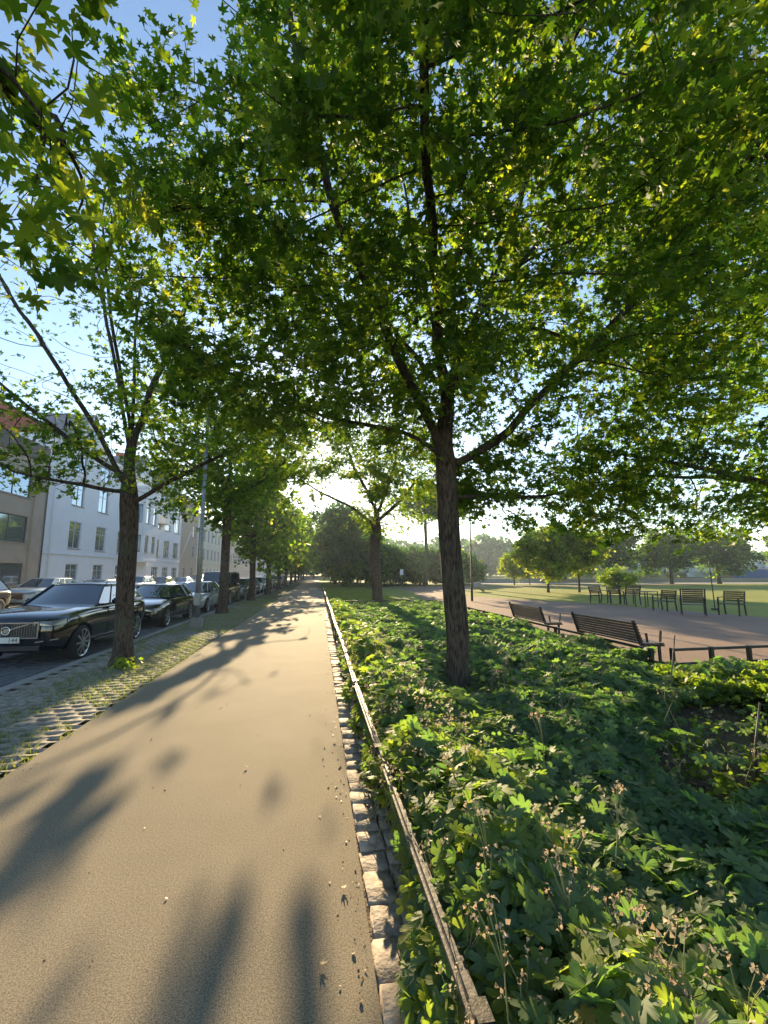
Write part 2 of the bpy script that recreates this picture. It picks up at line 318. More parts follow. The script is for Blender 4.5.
def tube_tree(N, par, base_r, tip=.005, e=2.2, minr=.0):
    n = len(N); Rr = np.zeros(n); kids = [[] for _ in range(n)]
    for i in range(n):
        if par[i] >= 0: kids[par[i]].append(i)
    acc = np.zeros(n); order = np.arange(n)[::-1]
    depth = np.zeros(n, int)
    for i in range(n):
        if par[i] >= 0: depth[i] = depth[par[i]] + 1
    for i in sorted(range(n), key=lambda i: -depth[i]):
        if not kids[i]: acc[i] = 1
        if par[i] >= 0: acc[par[i]] += acc[i]
    Rr = acc ** (1 / e); k = math.log(base_r / tip) / math.log(max(Rr[0], 1.5)); Rr = tip * Rr ** k
    Vs = []; Fs = []; off = 0; done = [False] * n; stack = [0]
    chains = []
    while stack:
        s = stack.pop(); ch = ([par[s]] if par[s] >= 0 else []) + [s]; c = s
        while kids[c]:
            ks = sorted(kids[c], key=lambda q: -acc[q]); stack += ks[1:]; c = ks[0]; ch.append(c)
        chains.append((ch, par[s] >= 0))
    for ch, side in chains:
        if len(ch) < 2: continue
        rad = Rr[ch].copy()
        if side: rad[0] = min(rad[0], rad[1] * 1.35)
        if rad.max() < minr: continue
        P = N[ch].copy(); m = len(P); ns = 14 if rad.max() > .09 else (7 if rad.max() > .025 else (5 if rad.max() > .012 else 3))
        if m > 3:
            P[1:-1] = P[1:-1] * .5 + (P[:-2] + P[2:]) * .25
        prev = np.array([1., .1, 0]); V = np.zeros((m, ns, 3)); th = np.arange(ns) * 2 * np.pi / ns
        for i in range(m):
            dd = P[min(i + 1, m - 1)] - P[max(i - 1, 0)]; dd /= np.linalg.norm(dd) + 1e-9
            u = prev - dd * prev.dot(dd); u /= np.linalg.norm(u) + 1e-9; prev = u; w = np.cross(dd, u)
            rr = rad[i]
            if not side and i == 0: rr = rad[i] * (1.42 + .22 * np.sin(4 * th + 1))[:, None]
            if not side and i == 1: rr = rad[i] * 1.12
            wob = 1 + (.06 * np.sin(3 * th + i * .7) + .04 * np.sin(5 * th - i * .4)) * (rad[i] > .05)
            V[i] = P[i] + rr * wob[:, None] * (np.cos(th)[:, None] * u + np.sin(th)[:, None] * w)
        Vs.append(V.reshape(-1, 3)); a = (np.arange(m - 1) * ns)[:, None] + np.arange(ns)[None]; b = (np.arange(m - 1) * ns)[:, None] + (np.arange(ns)[None] + 1) % ns
        Fs.append(np.stack([a, b, b + ns, a + ns], 2).reshape(-1, 4) + off); off += m * ns
    return np.concatenate(Vs), np.concatenate(Fs), Rr, np.array([len(k) for k in kids])
def ell(c, r, n, rs, lo=0., flat=None):
    v = rs.normal(size=(n, 3)); v /= np.linalg.norm(v, axis=1, keepdims=True); q = rs.random(n)[:, None]; v *= (lo ** 3 + (1 - lo ** 3) * q) ** (1 / 3)
    return np.array(c) + v * np.array(r)
def make_tree(name, label, polys, att, base_r, leaves, leaf_size, outer=MAPLE, m='maple', bark='bark', loc=(0, 0, 0), step=.3, kill=.45, group=None, seed=1,
              spread=.22, mask=True, thr=.016, tip=.005, tilt=.75, minr=0., cat='tree', rbias=0., thin=None, gap=.36):
    rs = np.random.default_rng(seed)
    N, par = grow(polys, att, step=step, kill=kill, rs=rs)
    V, F, Rr, nk = tube_tree(N, par, base_r, tip=tip, minr=minr)
    t = empty(name, loc); tag(t, label, cat, group)
    link('trunk', tri_mesh('trunk', V, F, smooth=True), t, [bark])
    tw = np.where((Rr < thr) & (np.arange(len(N)) > 5))[0]
    k = leaves / max(len(tw), 1); cnt = rs.poisson(k, len(tw)); src = np.repeat(tw, cnt)
    ncl = max(1, len(src) // 9); ci = rs.integers(0, len(src), ncl); Cc = N[src[ci]] + rs.normal(0, spread, (ncl, 3)) * np.array([1, 1, .7]); CN = rs.normal(0, .45, (ncl, 3)) + np.array([0, 0, 1.0])
    CN[:, :2] += .35 * (Cc - N[0])[:, :2] / (np.linalg.norm((Cc - N[0])[:, :2], axis=1, keepdims=True) + .5); CN /= np.linalg.norm(CN, axis=1, keepdims=True)
    dn = vnoise(Cc[:, 0] * 1.05 + Cc[:, 2] * .35 + 9, Cc[:, 1] * 1.05 + Cc[:, 2] * .75, seed + 5); kc = rs.random(ncl) < np.clip((dn - gap) * 5, .12, 1); Cc, CN = Cc[kc], CN[kc]
    sp = rs.poisson(12 if leaf_size < .14 else 9, len(Cc)); ix = np.repeat(np.arange(len(Cc)), sp); off = rs.normal(0, 1, (len(ix), 3)) * leaf_size * 1.35
    off -= CN[ix] * (off * CN[ix]).sum(1, keepdims=True) * .72; P = Cc[ix] + off; P[:, 2] -= .03 + .25 * (off ** 2).sum(1)
    CNx = CN[ix]
    if thin: q_ = thin(P); P = P[q_]; CNx = CNx[q_]
    if mask: q_ = keepmask(P + np.array(loc)); P = P[q_]; CNx = CNx[q_]
    if len(P) == 0: return t
    nr = rs.normal(0, tilt * .6, (len(P), 3)) + CNx
    cl = vnoise(P[:, 0] * .9 + 3 + P[:, 2] * .5, P[:, 1] * .9 + P[:, 2] * .7, seed); rnd = np.clip(rs.normal(.42, .2, len(P)) + (cl - .5) * .6 + rbias, 0, 1)
    sz = leaf_size * (.5 + .75 * rs.random(len(P)))
    scatter_leaves('crown', P, nr, sz, outer, rnd, t, m)
    return t
def copy_tree(o, loc, rz, sc, label, group=None, squash=1):
    c = o.copy(); C.objects.link(c); c.location = loc; c.rotation_euler = (0, 0, rz); c.scale = (sc, sc, sc * squash); c['label'] = label
    if group: c['group'] = group
    for ch in list(o.children):
        d = ch.copy(); C.objects.link(d); d.parent = c
    return c

# ================================================================== THE SETTING
sheet('ground', [(-2500, -60), (2500, -60), (2500, 3000), (-2500, 3000)], -.22, M['lawn'])
sheet('road', [(-17, -30), (-4.8, -30), (-4.8, 420), (-17, 420)], -.12, M['road'])
# stone setts of the parking lane: a slightly raised block sheet
def blocks(name, x0, x1, y0, y1, w, l, z, h, m, gap=.012, jit=.006, stag=True, top=.8):
    Vs = []; k = 0; xs = np.arange(x0, x1 - .001, w)
    for ri, x in enumerate(xs):
        y = y0 - (w * .5 if (stag and ri % 2) else 0)
        while y < y1:
            ll = l * random.uniform(.8, 1.25); dx = random.uniform(-jit, jit); hz = h + random.uniform(-jit, jit)
            X0, X1 = x + gap / 2 + dx, x + w - gap / 2 + dx; Y0, Y1 = y + gap / 2, y + ll - gap / 2
            s = min(w, ll) * (1 - top) / 2 + .004
            q = lambda: random.uniform(-jit, jit)
            Vs += [(X0, Y0, z), (X1, Y0, z), (X1, Y1, z), (X0, Y1, z)]
            Vs += [(X0 + q(), Y0 + q(), z + hz * .72), (X1 + q(), Y0 + q(), z + hz * .72), (X1 + q(), Y1 + q(), z + hz * .72), (X0 + q(), Y1 + q(), z + hz * .72)]
            Vs += [(X0 + s + q(), Y0 + s + q(), z + hz + q()), (X1 - s + q(), Y0 + s + q(), z + hz + q()), (X1 - s + q(), Y1 - s + q(), z + hz + q()), (X0 + s + q(), Y1 - s + q(), z + hz + q())]
            y += ll; k += 1
    f = np.array([(0, 1, 5, 4), (1, 2, 6, 5), (2, 3, 7, 6), (3, 0, 4, 7), (4, 5, 9, 8), (5, 6, 10, 9), (6, 7, 11, 10), (7, 4, 8, 11), (8, 9, 10, 11)])
    F = (f[None] + (np.arange(k) * 12)[:, None, None]).reshape(-1, 4)
    o = link(name, tri_mesh(name, np.array(Vs), F), None, [m]); tag(o, kind='structure'); return o
M['cobble'] = mat('cobble', (.085, .088, .095), (.15, .15, .155), 6, .75, .6, 40, dist=.006)
b_ = blocks('road_setts', -6.9, -4.84, 4, 30, .16, .2, -.13, .03, 'cobble', jit=.004)
kb = MB()
y = -10.0
while y < 120:
    kb.box(-4.80, -4.62, y + .004, y + .996, -.2, .004); y += 1.0
tag(kb.bevel(.008, 1).build('kerb', M['granite']), kind='structure')
sheet('verge', [(-4.62, -30), (-2.55, -30), (-2.55, 420), (-4.62, 420)], -.045, M['verge'])
MB().box(-2.66, .285, -30, 420, -.2, .0).build('footpath', M['asphalt'])['kind'] = 'structure'
MB().box(-20.2, -17.0, -30, 420, -.2, .0).build('pavement', M['concrete'])['kind'] = 'structure'
sheet('park_lawn', [(.285, -30), (90, -30), (90, 420), (.285, 420)], -.04, M['lawn'])
sheet('flower_bed_soil', [(.285, -12), (14, -12), (14, 7.0), (5.62, 7.0), (5.62, 21), (.285, 21)], -.018, M['soil'])
sheet('gravel_ground', [(5.62, 7.0), (14, 7.0), (14, -12), (40, -12), (20.5, 10), (18, 15.5), (16.3, 23), (13.5, 29), (11, 34), (12, 40), (20, 52), (60, 62), (60, 66), (16, 57), (2, 54.5), (.9, 54), (.9, 52), (9, 51), (9, 42), (7.6, 32), (6.4, 25), (5.62, 22)], -.028, M['gravel'])
sheet('park_road', [(20, 68), (140, 62), (140, 70), (20, 76)], -.02, M['concrete'])
# grid pavers with real holes
def grid_pavers():
    w, l = .25, .175; rows = int((32 - 1.5) / l); Vs = []; n = 0; ring = 8
    ang = np.arange(8) * np.pi / 4; oc = np.array([(1, 0), (1, 1), (0, 1), (-1, 1), (-1, 0), (-1, -1), (0, -1), (1, -1)], float)
    for r in range(rows):
        o = (r % 2) * w / 2
        for c in range(8):
            cx = -4.61 + w / 2 + c * w + o; cyy = 1.5 + l / 2 + r * l
            if cx > -2.66: continue
            j = RNG.normal(0, .002, 2); hz = -.006 + RNG.normal(0, .0025)
            out = np.column_stack([cx + oc[:, 0] * w / 2, cyy + oc[:, 1] * l / 2, np.full(8, hz)])
            inn = np.column_stack([cx + j[0] + np.cos(ang) * w * .34, cyy + j[1] + np.sin(ang) * l * .33, np.full(8, hz)])
            low = inn.copy(); low[:, 2] = -.044; Vs += [out, inn, low]; n += 1
    f = []
    for k in range(8):
        q = (k + 1) % 8; f += [(k, q, 8 + q, 8 + k), (8 + k, 8 + q, 16 + q, 16 + k)]
    F = (np.array(f)[None] + (np.arange(n) * 24)[:, None, None]).reshape(-1, 4)
    o = link('grid_pavers', tri_mesh('grid_pavers', np.concatenate(Vs), F), None, ['paver']); tag(o, kind='structure')
grid_pavers()
blocks('stone_edging', .29, .45, .9, 44, .165, .20, -.03, .030, 'sett', jit=.009, gap=.005, stag=False, top=.95)
blocks('stone_edging_inner', .458, .60, .9, 44, .13, .17, -.05, .045, 'sett', jit=.010, gap=.008, stag=False, top=.94)

# ================================================================== BUILDINGS
def facade(name, parent, X, y0, y1, z0, z1, holes, m, depth=.16):
    """front wall in the plane x = X facing +x with real openings (y0,y1,z0,z1)"""
    ys = sorted({y0, y1, *[h[0] for h in holes], *[h[1] for h in holes]}); zs = sorted({z0, z1, *[h[2] for h in holes], *[h[3] for h in holes]}); b = MB()
    for a, c in zip(ys, ys[1:]):
        for d, e in zip(zs, zs[1:]):
            my, mz = (a + c) / 2, (d + e) / 2
            if any(h[0] < my < h[1] and h[2] < mz < h[3] for h in holes): continue
            b.quad((X, a, d), (X, c, d), (X, c, e), (X, a, e))
    for h in holes:
        a, c, d, e = h[:4]; Xi = X - depth
        b.quad((X, a, d), (X, a, e), (Xi, a, e), (Xi, a, d)); b.quad((X, c, d), (Xi, c, d), (Xi, c, e), (X, c, e)); b.quad((X, a, d), (Xi, a, d), (Xi, c, d), (X, c, d)); b.quad((X, a, e), (X, c, e), (Xi, c, e), (Xi, a, e))
    bmesh.ops.remove_doubles(b.b, verts=b.b.verts[:], dist=.0005)
    return b.build(name, m, parent)
def window(parent, X, h, nx=2, nz=1, fm='winframe', depth=.14, sill=True, fw=.07):
    a, c, d, e = h[:4]; Xi = X - depth; b = MB()
    b.box(Xi, Xi + .05, a, a + fw, d, e).box(Xi, Xi + .05, c - fw, c, d, e).box(Xi, Xi + .05, a + fw, c - fw, d, d + fw).box(Xi, Xi + .05, a + fw, c - fw, e - fw, e)
    for i in range(1, nx): yy = a + (c - a) * i / nx; b.box(Xi + .002, Xi + .047, yy - fw * .35, yy + fw * .35, d + fw, e - fw)
    for i in range(1, nz): zz = d + (e - d) * (.68 if nz == 2 else i / nz); b.box(Xi + .003, Xi + .044, a + fw, c - fw, zz - fw * .3, zz + fw * .3)
    w = b.build('window', M[fm], parent)
    MB().quad((Xi + .015, a + .02, d + .02), (Xi + .015, c - .02, d + .02), (Xi + .015, c - .02, e - .02), (Xi + .015, a + .02, e - .02)).build('pane', M['winglass'], w)
    if sill: MB().box(X - .13, X + .07, a - .05, c + .05, d - .06, d - .003).build('sill', M['concrete'], w)
    return w
def building(name, label, y0, y1, h, wall, holes, X=-20, roof=None, fm='winframe', gable=None, nx=2, nz=1, cornice=True, plinth=.5, bands=(), depth=11, groofz=3.4, sills=True, wm=None):
    t = empty(name, (0, 0, 0)); tag(t, label, 'building')
    facade('wall', t, X, y0, y1, plinth, h, holes, M[wall])
    b = MB(); b.quad((X, y0, 0), (X, y0, h), (X - depth, y0, h), (X - depth, y0, 0)); b.quad((X, y1, 0), (X - depth, y1, 0), (X - depth, y1, h), (X, y1, h)); b.quad((X - depth, y0, 0), (X - depth, y0, h), (X - depth, y1, h), (X - depth, y1, 0))
    b.quad((X - .4, y0, h - .05), (X - .4, y1, h - .05), (X - depth, y1, h - .05), (X - depth, y0, h - .05)); b.quad((X - .5, y0, 0), (X - .5, y0, h), (X - .5, y1, h), (X - .5, y1, 0), mi=1)
    b.build('side_wall', [M[wall], M['blackplastic']], t)
    MB().box(X - .3, X + .05, y0, y1, -.02, plinth + .004).build('plinth', M['granite'], t)
    for hh in holes: window(t, X, hh, nx if len(hh) < 5 else hh[4], nz, fm, sill=sills)
    if cornice: MB().box(X - .2, X + .32, y0, y1, h + .002, h + .24).box(X - .1, X + .18, y0 + .01, y1 - .01, h - .14, h - .001).build('cornice', M[wm or wall], t)
    for z in bands: MB().box(X + .002, X + .09, y0 + .005, y1 - .005, z, z + .14).build('string_course', M[wm or wall], t)
    if roof:
        b = MB(); zr = h + groofz; xm = X - depth / 2
        b.quad((X + .3, y0 - .02, h + .245), (X + .3, y1 + .02, h + .245), (xm, y1 + .02, zr), (xm, y0 - .02, zr)); b.quad((X - depth, y0, h), (xm, y0, zr), (xm, y1, zr), (X - depth, y1, h))
        r = b.build('roof', M[roof], t)
        for yy in (y0 + .01, y1 - .01):
            g = MB(); g.b.faces.new([g.b.verts.new(p) for p in ((X, yy, h), (xm, yy, zr - .05), (X - depth, yy, h))]); g.build('gable_wall', M[gable or wall], t)
        for k in range(max(1, int((y1 - y0) / 14))):
            yy = y0 + 9 + k * 13
            if yy < y1 - 1: MB().box(xm + .4, xm + 1.2, yy, yy + 1.3, zr - 1.2, zr + 1.0).build('chimney', M['red_wall'], t)
    return t
def wins(y0, y1, n, w, rows, frac=.5):
    out = []; p = (y1 - y0) / n
    for i in range(n):
        cyy = y0 + p * (i + .5)
        for (z0, z1) in rows: out.append((cyy - w / 2, cyy + w / 2, z0, z1))
    return out
# beige modern block, ribbon windows
rib = [(10.0 + k * 6.1, 15.4 + k * 6.1, z0, z1, 3) for k in range(4) for (z0, z1) in ((1.0, 2.4), (3.8, 5.6), (6.9, 8.6))]
b1 = building('apartment_building', 'beige office block with wide dark framed ribbon windows beside the white building', 8, 35.2, 9.7, 'w_beige', rib, fm='winframe_dark', cornice=False, bands=(), nz=1)
MB().box(-31, -19.9, 8, 35.2, 9.71, 10.9).build('parapet', M['darkband'], b1)
MB().box(-20.0 + .003, -19.88, 34.0, 35.1, .5, 9.7).build('pier', M['w_beige'], b1)
MB().tube([(-19.86, 35.28, 0), (-19.86, 35.28, 9.6)], .055).build('downpipe', M['darkband'], b1)
# white blue building with oriel and gables
rows = ((.9, 2.5), (3.75, 5.95), (7.3, 9.4), (10.2, 11.6))
h2 = wins(37.6, 50.8, 3, 1.9, rows) + [(51.2, 52.6, a, b) for a, b in rows[:1]] + wins(56.6, 68, 3, 2.3, rows)
b2 = building('town_house', 'white plastered house with grey tin roof, bay window and small balcony', 35.4, 68, 12.2, 'w_white', [(a, b, c, d, 3 if b - a > 2 else 2) for a, b, c, d in h2], roof='roof', gable='red_wall', bands=(3.2, 9.75), nz=2, wm='w_white')
bay = facade('bay', b2, -18.9, 51.2, 55.4, 3.2, 11.0, [(51.7, 52.8, a, b) for a, b in ((4.0, 5.9), (7.2, 9.3))] + [(53.7, 54.8, a, b) for a, b in ((4.0, 5.9), (7.2, 9.3))], M['w_white'])
bb = MB(); bb.quad((-18.9, 51.2, 3.2), (-18.9, 51.2, 11), (-20, 51.2, 11), (-20, 51.2, 3.2)); bb.quad((-18.9, 55.4, 3.2), (-20, 55.4, 3.2), (-20, 55.4, 11), (-18.9, 55.4, 11)); bb.box(-20, -18.8, 51.1, 55.5, 2.95, 3.19); bb.box(-20, -18.8, 51.1, 55.5, 11.01, 11.3)
bb.build('bay_side', M['w_white'], b2)
for (a, b) in ((4.0, 5.9), (7.2, 9.3)):
    for q in (51.7, 53.7): window(b2, -18.9, (q, q + 1.1, a, b), 1, 2)
    MB().box(-19.2, -19.1 + .12, 51.3, 51.29 + .001, a, b).build('window', M['winframe'], b2)
    MB().quad((-19.75, 51.19, a), (-19.15, 51.19, a), (-19.15, 51.19, b), (-19.75, 51.19, b)).build('window', M['winglass'], b2)
bl = MB(); bl.box(-20, -19.1, 58.2, 60.6, 7.9, 8.05)
bl.box(-19.16, -19.1, 58.2, 60.6, 8.06, 8.95).box(-20, -19.17, 58.2, 58.26, 8.06, 8.95).box(-20, -19.17, 60.54, 60.6, 8.06, 8.95).build('balcony', M['white'], b2)
for (gy, gw) in ((41, 3.2), (53.3, 2.6), (63, 3.2)):
    g = MB(); g.b.faces.new([g.b.verts.new(p) for p in ((-19.93, gy - gw, 12.45), (-19.93, gy + gw, 12.45), (-19.93, gy, 12.45 + gw * .95))]); g.build('dormer_wall', M['w_white'], b2)
    g = MB()
    for s in (-1, 1): g.quad((-19.75, gy + s * (gw + .2), 12.4), (-19.75, gy, 12.55 + gw * .98), (-24.5, gy, 12.55 + gw * .98), (-21, gy + s * (gw + .2), 12.4))
    g.build('dormer_roof', M['roof'], b2)
    window(b2, -19.78, (gy - .5, gy + .5, 13.0, 14.3), 2, 1, sill=False)
MB().tube([(-19.9, 36.3, 0), (-19.9, 36.3, 12.1)], .06).build('downpipe', M['w_white'], b2)
bars = MB().tube([(-19.9, 67.4, 3.0), (-17.6, 64.5, 7.5)], .06); bars.build('flagpole', M['white'], b2)
building('brick_house', 'narrow tan house with blank plain wall between white and cream houses', 68.1, 77, 13.0, 'w_tan', wins(68.5, 76.6, 2, 1.3, ((.9, 2.6),)) + [(74.2, 75.6, a, b) for a, b in ((4.2, 6), (7.5, 9.3))], roof='roof', nz=2)
building('cream_house', 'cream house with paired windows and red chimney beyond the tan house', 77.1, 101, 11.3, 'w_cream', wins(77.5, 100.6, 8, 1.3, ((.9, 2.5), (4.1, 6.0), (7.4, 9.4))), roof='roof', bands=(3.3,), nz=2)
building('pink_house', 'low pinkish house with long string course further down the street', 101.2, 138, 10.6, 'w_pink', wins(102, 137.4, 11, 1.3, ((.9, 2.5), (4.1, 6.0), (7.3, 9.2))), roof='roof', bands=(3.3,), nz=2)
building('pale_house', 'pale beige house standing past the pink house on the street', 138.2, 190, 12, 'w_pale', wins(139, 189, 14, 1.4, ((.9, 2.5), (4.1, 6.0), (7.3, 9.2))), roof='roof', bands=(3.3,), nz=2)
building('distant_house', 'far tan apartment house closing the row at the street end', 190.2, 270, 14, 'w_tan', wins(191, 269, 16, 1.6, ((1, 2.8), (4.3, 6.2), (7.5, 9.4), (10.6, 12.4))), roof='roof', nz=1)

# ================================================================== CARS
def wheel(parent, x, y, z, r, side, w=.23, spokes=10):
    b = MB(); n = 28; prof = [(-w / 2, r * .78), (-w / 2, r * .93), (-w / 2 + .03, r), (w / 2 - .03, r), (w / 2, r * .93), (w / 2, r * .78)]
    rings = [[b.b.verts.new((px, pr * math.cos(2 * math.pi * k / n), pr * math.sin(2 * math.pi * k / n))) for k in range(n)] for px, pr in prof]
    for a, c in zip(rings, rings[1:]):
        for k in range(n): b.b.faces.new((a[k], c[k], c[(k + 1) % n], a[(k + 1) % n])).smooth = True
    b.b.faces.new(rings[0]); b.b.faces.new(rings[-1][::-1])
    t = b.build('wheel', M['tyre'], parent); t.location = (x, y, z)
    g = MB(); X = side * (w / 2 + .004)
    for q in range(n):
        a0, a1 = 2 * math.pi * q / n, 2 * math.pi * (q + 1) / n
        for r0, r1 in ((r * .72, r * .80),): g.quad(*[(X + side * dx, rr * math.cos(a), rr * math.sin(a)) for dx, rr, a in ((.0, r0, a0), (.012, r1, a0), (.012, r1, a1), (.0, r0, a1))])
    for q in range(spokes):
        a = 2 * math.pi * q / spokes; g.bar((X + side * .004, .03 * math.cos(a), .03 * math.sin(a)), (X + side * .01, r * .74 * math.cos(a), r * .74 * math.sin(a)), .04, .014, up=(1, 0, 0))
    g.tube([(X, 0, 0), (X + side * .02, 0, 0)], .055, 12)
    g.build('rim', M['rim'], t)
def bake(o):
    dg = bpy.context.evaluated_depsgraph_get(); me = bpy.data.meshes.new_from_object(o.evaluated_get(dg)); o.modifiers.clear(); o.data = me
BODY = {}
def car_body(kind):
    """returns baked body mesh; origin at the front bumper on the ground, +y to the rear"""
    if kind in BODY: return BODY[kind]
    K = KINDS[kind]; L, Wd, zb = K['L'], K['W'] / 2, K['zb']; b = bmesh.new(); rings = []
    for (y, wf, zl, zm, zt) in K['st']:
        w = Wd * wf; zs = zt - .10
        sec = [(0, zl), (w * .82, zl), (w * .965, zl + .07), (w, (zl + zs) * .5), (w * .99, zs - .06), (w * .93, zs + .045), (w * .66, zt), (0, zt + .02)]
        pts = [(-x, y, z) for x, z in sec[::-1]][:-1] + [(x, y, z) for x, z in sec]
        rings.append([b.verts.new(p) for p in pts[:-1]] + [])
        rings[-1] = [b.verts.new(p) for p in []] or rings[-1]
    n = len(rings[0])
    for a, c in zip(rings, rings[1:]):
        for k in range(n): b.faces.new((a[k], a[(k + 1) % n], c[(k + 1) % n], c[k]))
    b.faces.new(rings[0][::-1]); b.faces.new(rings[-1])
    bmesh.ops.recalc_face_normals(b, faces=b.faces[:])
    for f in b.faces: f.smooth = True
    me = bpy.data.meshes.new('body'); b.to_mesh(me); b.free(); me.materials.append(M['p_black']); me.materials.append(M['blackplastic'])
    o = link('body', me); sm = o.modifiers.new('s', 'SUBSURF'); sm.levels = sm.render_levels = 2; bake(o)
    r = K['r'] + .055; c = MB()
    for y in K['wy']:
        for s in (-1, 1): c.tube([(s * (Wd - .30), y, K['r']), (s * (Wd + .2), y, K['r'])], r, 32, mi=1)
    co = c.build('cutter', [M['p_black'], M['blackplastic']])
    bm_ = o.modifiers.new('b', 'BOOLEAN'); bm_.object = co; bm_.operation = 'DIFFERENCE'; bm_.solver = 'EXACT'; bpy.context.view_layer.update(); bake(o)
    BODY[kind] = o.data; bpy.data.objects.remove(co); bpy.data.objects.remove(o)
    return BODY[kind]
KINDS = {
 'suv': dict(L=4.75, W=1.92, H=1.64, zb=.25, r=.365, wy=(.90, 3.80), belt=1.02, cab=((1.72, 4.58), (2.5, 4.2), 1.56), pil=(2.4, 3.15, 3.85),
   st=[(0, .66, .36, .6, .82), (.06, .80, .29, .6, .96), (.28, .93, .26, .6, 1.04), (.7, .99, .25, .6, 1.10), (1.35, 1, .24, .6, 1.14), (1.9, 1, .24, .6, 1.13), (3.6, 1, .24, .6, 1.14), (4.3, .98, .27, .6, 1.16), (4.65, .93, .36, .6, 1.12), (4.75, .82, .42, .6, 1.0)]),
 'sedan': dict(L=4.7, W=1.82, H=1.43, zb=.2, r=.325, wy=(.87, 3.68), belt=.9, cab=((1.35, 4.35), (2.15, 3.75), 1.38), pil=(2.0, 2.85, 3.6),
   st=[(0, .72, .3, .6, .62), (.05, .82, .22, .6, .74), (.3, .94, .2, .6, .83), (.8, 1, .19, .6, .92), (1.4, 1, .19, .6, .98), (2.4, 1, .19, .6, .98), (3.6, 1, .2, .6, .99), (4.2, .97, .24, .6, 1.0), (4.6, .9, .32, .6, .97), (4.7, .78, .4, .6, .86)]),
 'hatch': dict(L=4.2, W=1.78, H=1.48, zb=.2, r=.315, wy=(.82, 3.4), belt=.92, cab=((1.15, 4.05), (1.9, 3.6), 1.43), pil=(1.85, 2.6, 3.3),
   st=[(0, .72, .3, .6, .66), (.05, .84, .22, .6, .80), (.3, .95, .2, .6, .88), (.7, 1, .19, .6, .95), (1.2, 1, .19, .6, 1.0), (2.4, 1, .19, .6, 1.01), (3.4, 1, .2, .6, 1.02), (3.9, .96, .26, .6, 1.0), (4.15, .88, .34, .6, .95), (4.2, .78, .42, .6, .84)]),
 'boxy': dict(L=4.6, W=1.86, H=1.95, zb=.35, r=.39, wy=(.80, 3.65), belt=1.15, cab=((1.35, 4.52), (1.62, 4.42), 1.90), pil=(1.9, 2.7, 3.5),
   st=[(0, .90, .42, .6, 1.06), (.03, .96, .36, .6, 1.12), (.2, .99, .34, .6, 1.17), (.7, 1, .33, .6, 1.2), (1.35, 1, .33, .6, 1.22), (2.4, 1, .33, .6, 1.22), (3.6, 1, .33, .6, 1.22), (4.3, 1, .36, .6, 1.22), (4.57, .97, .42, .6, 1.18), (4.6, .92, .46, .6, 1.1)]),
}
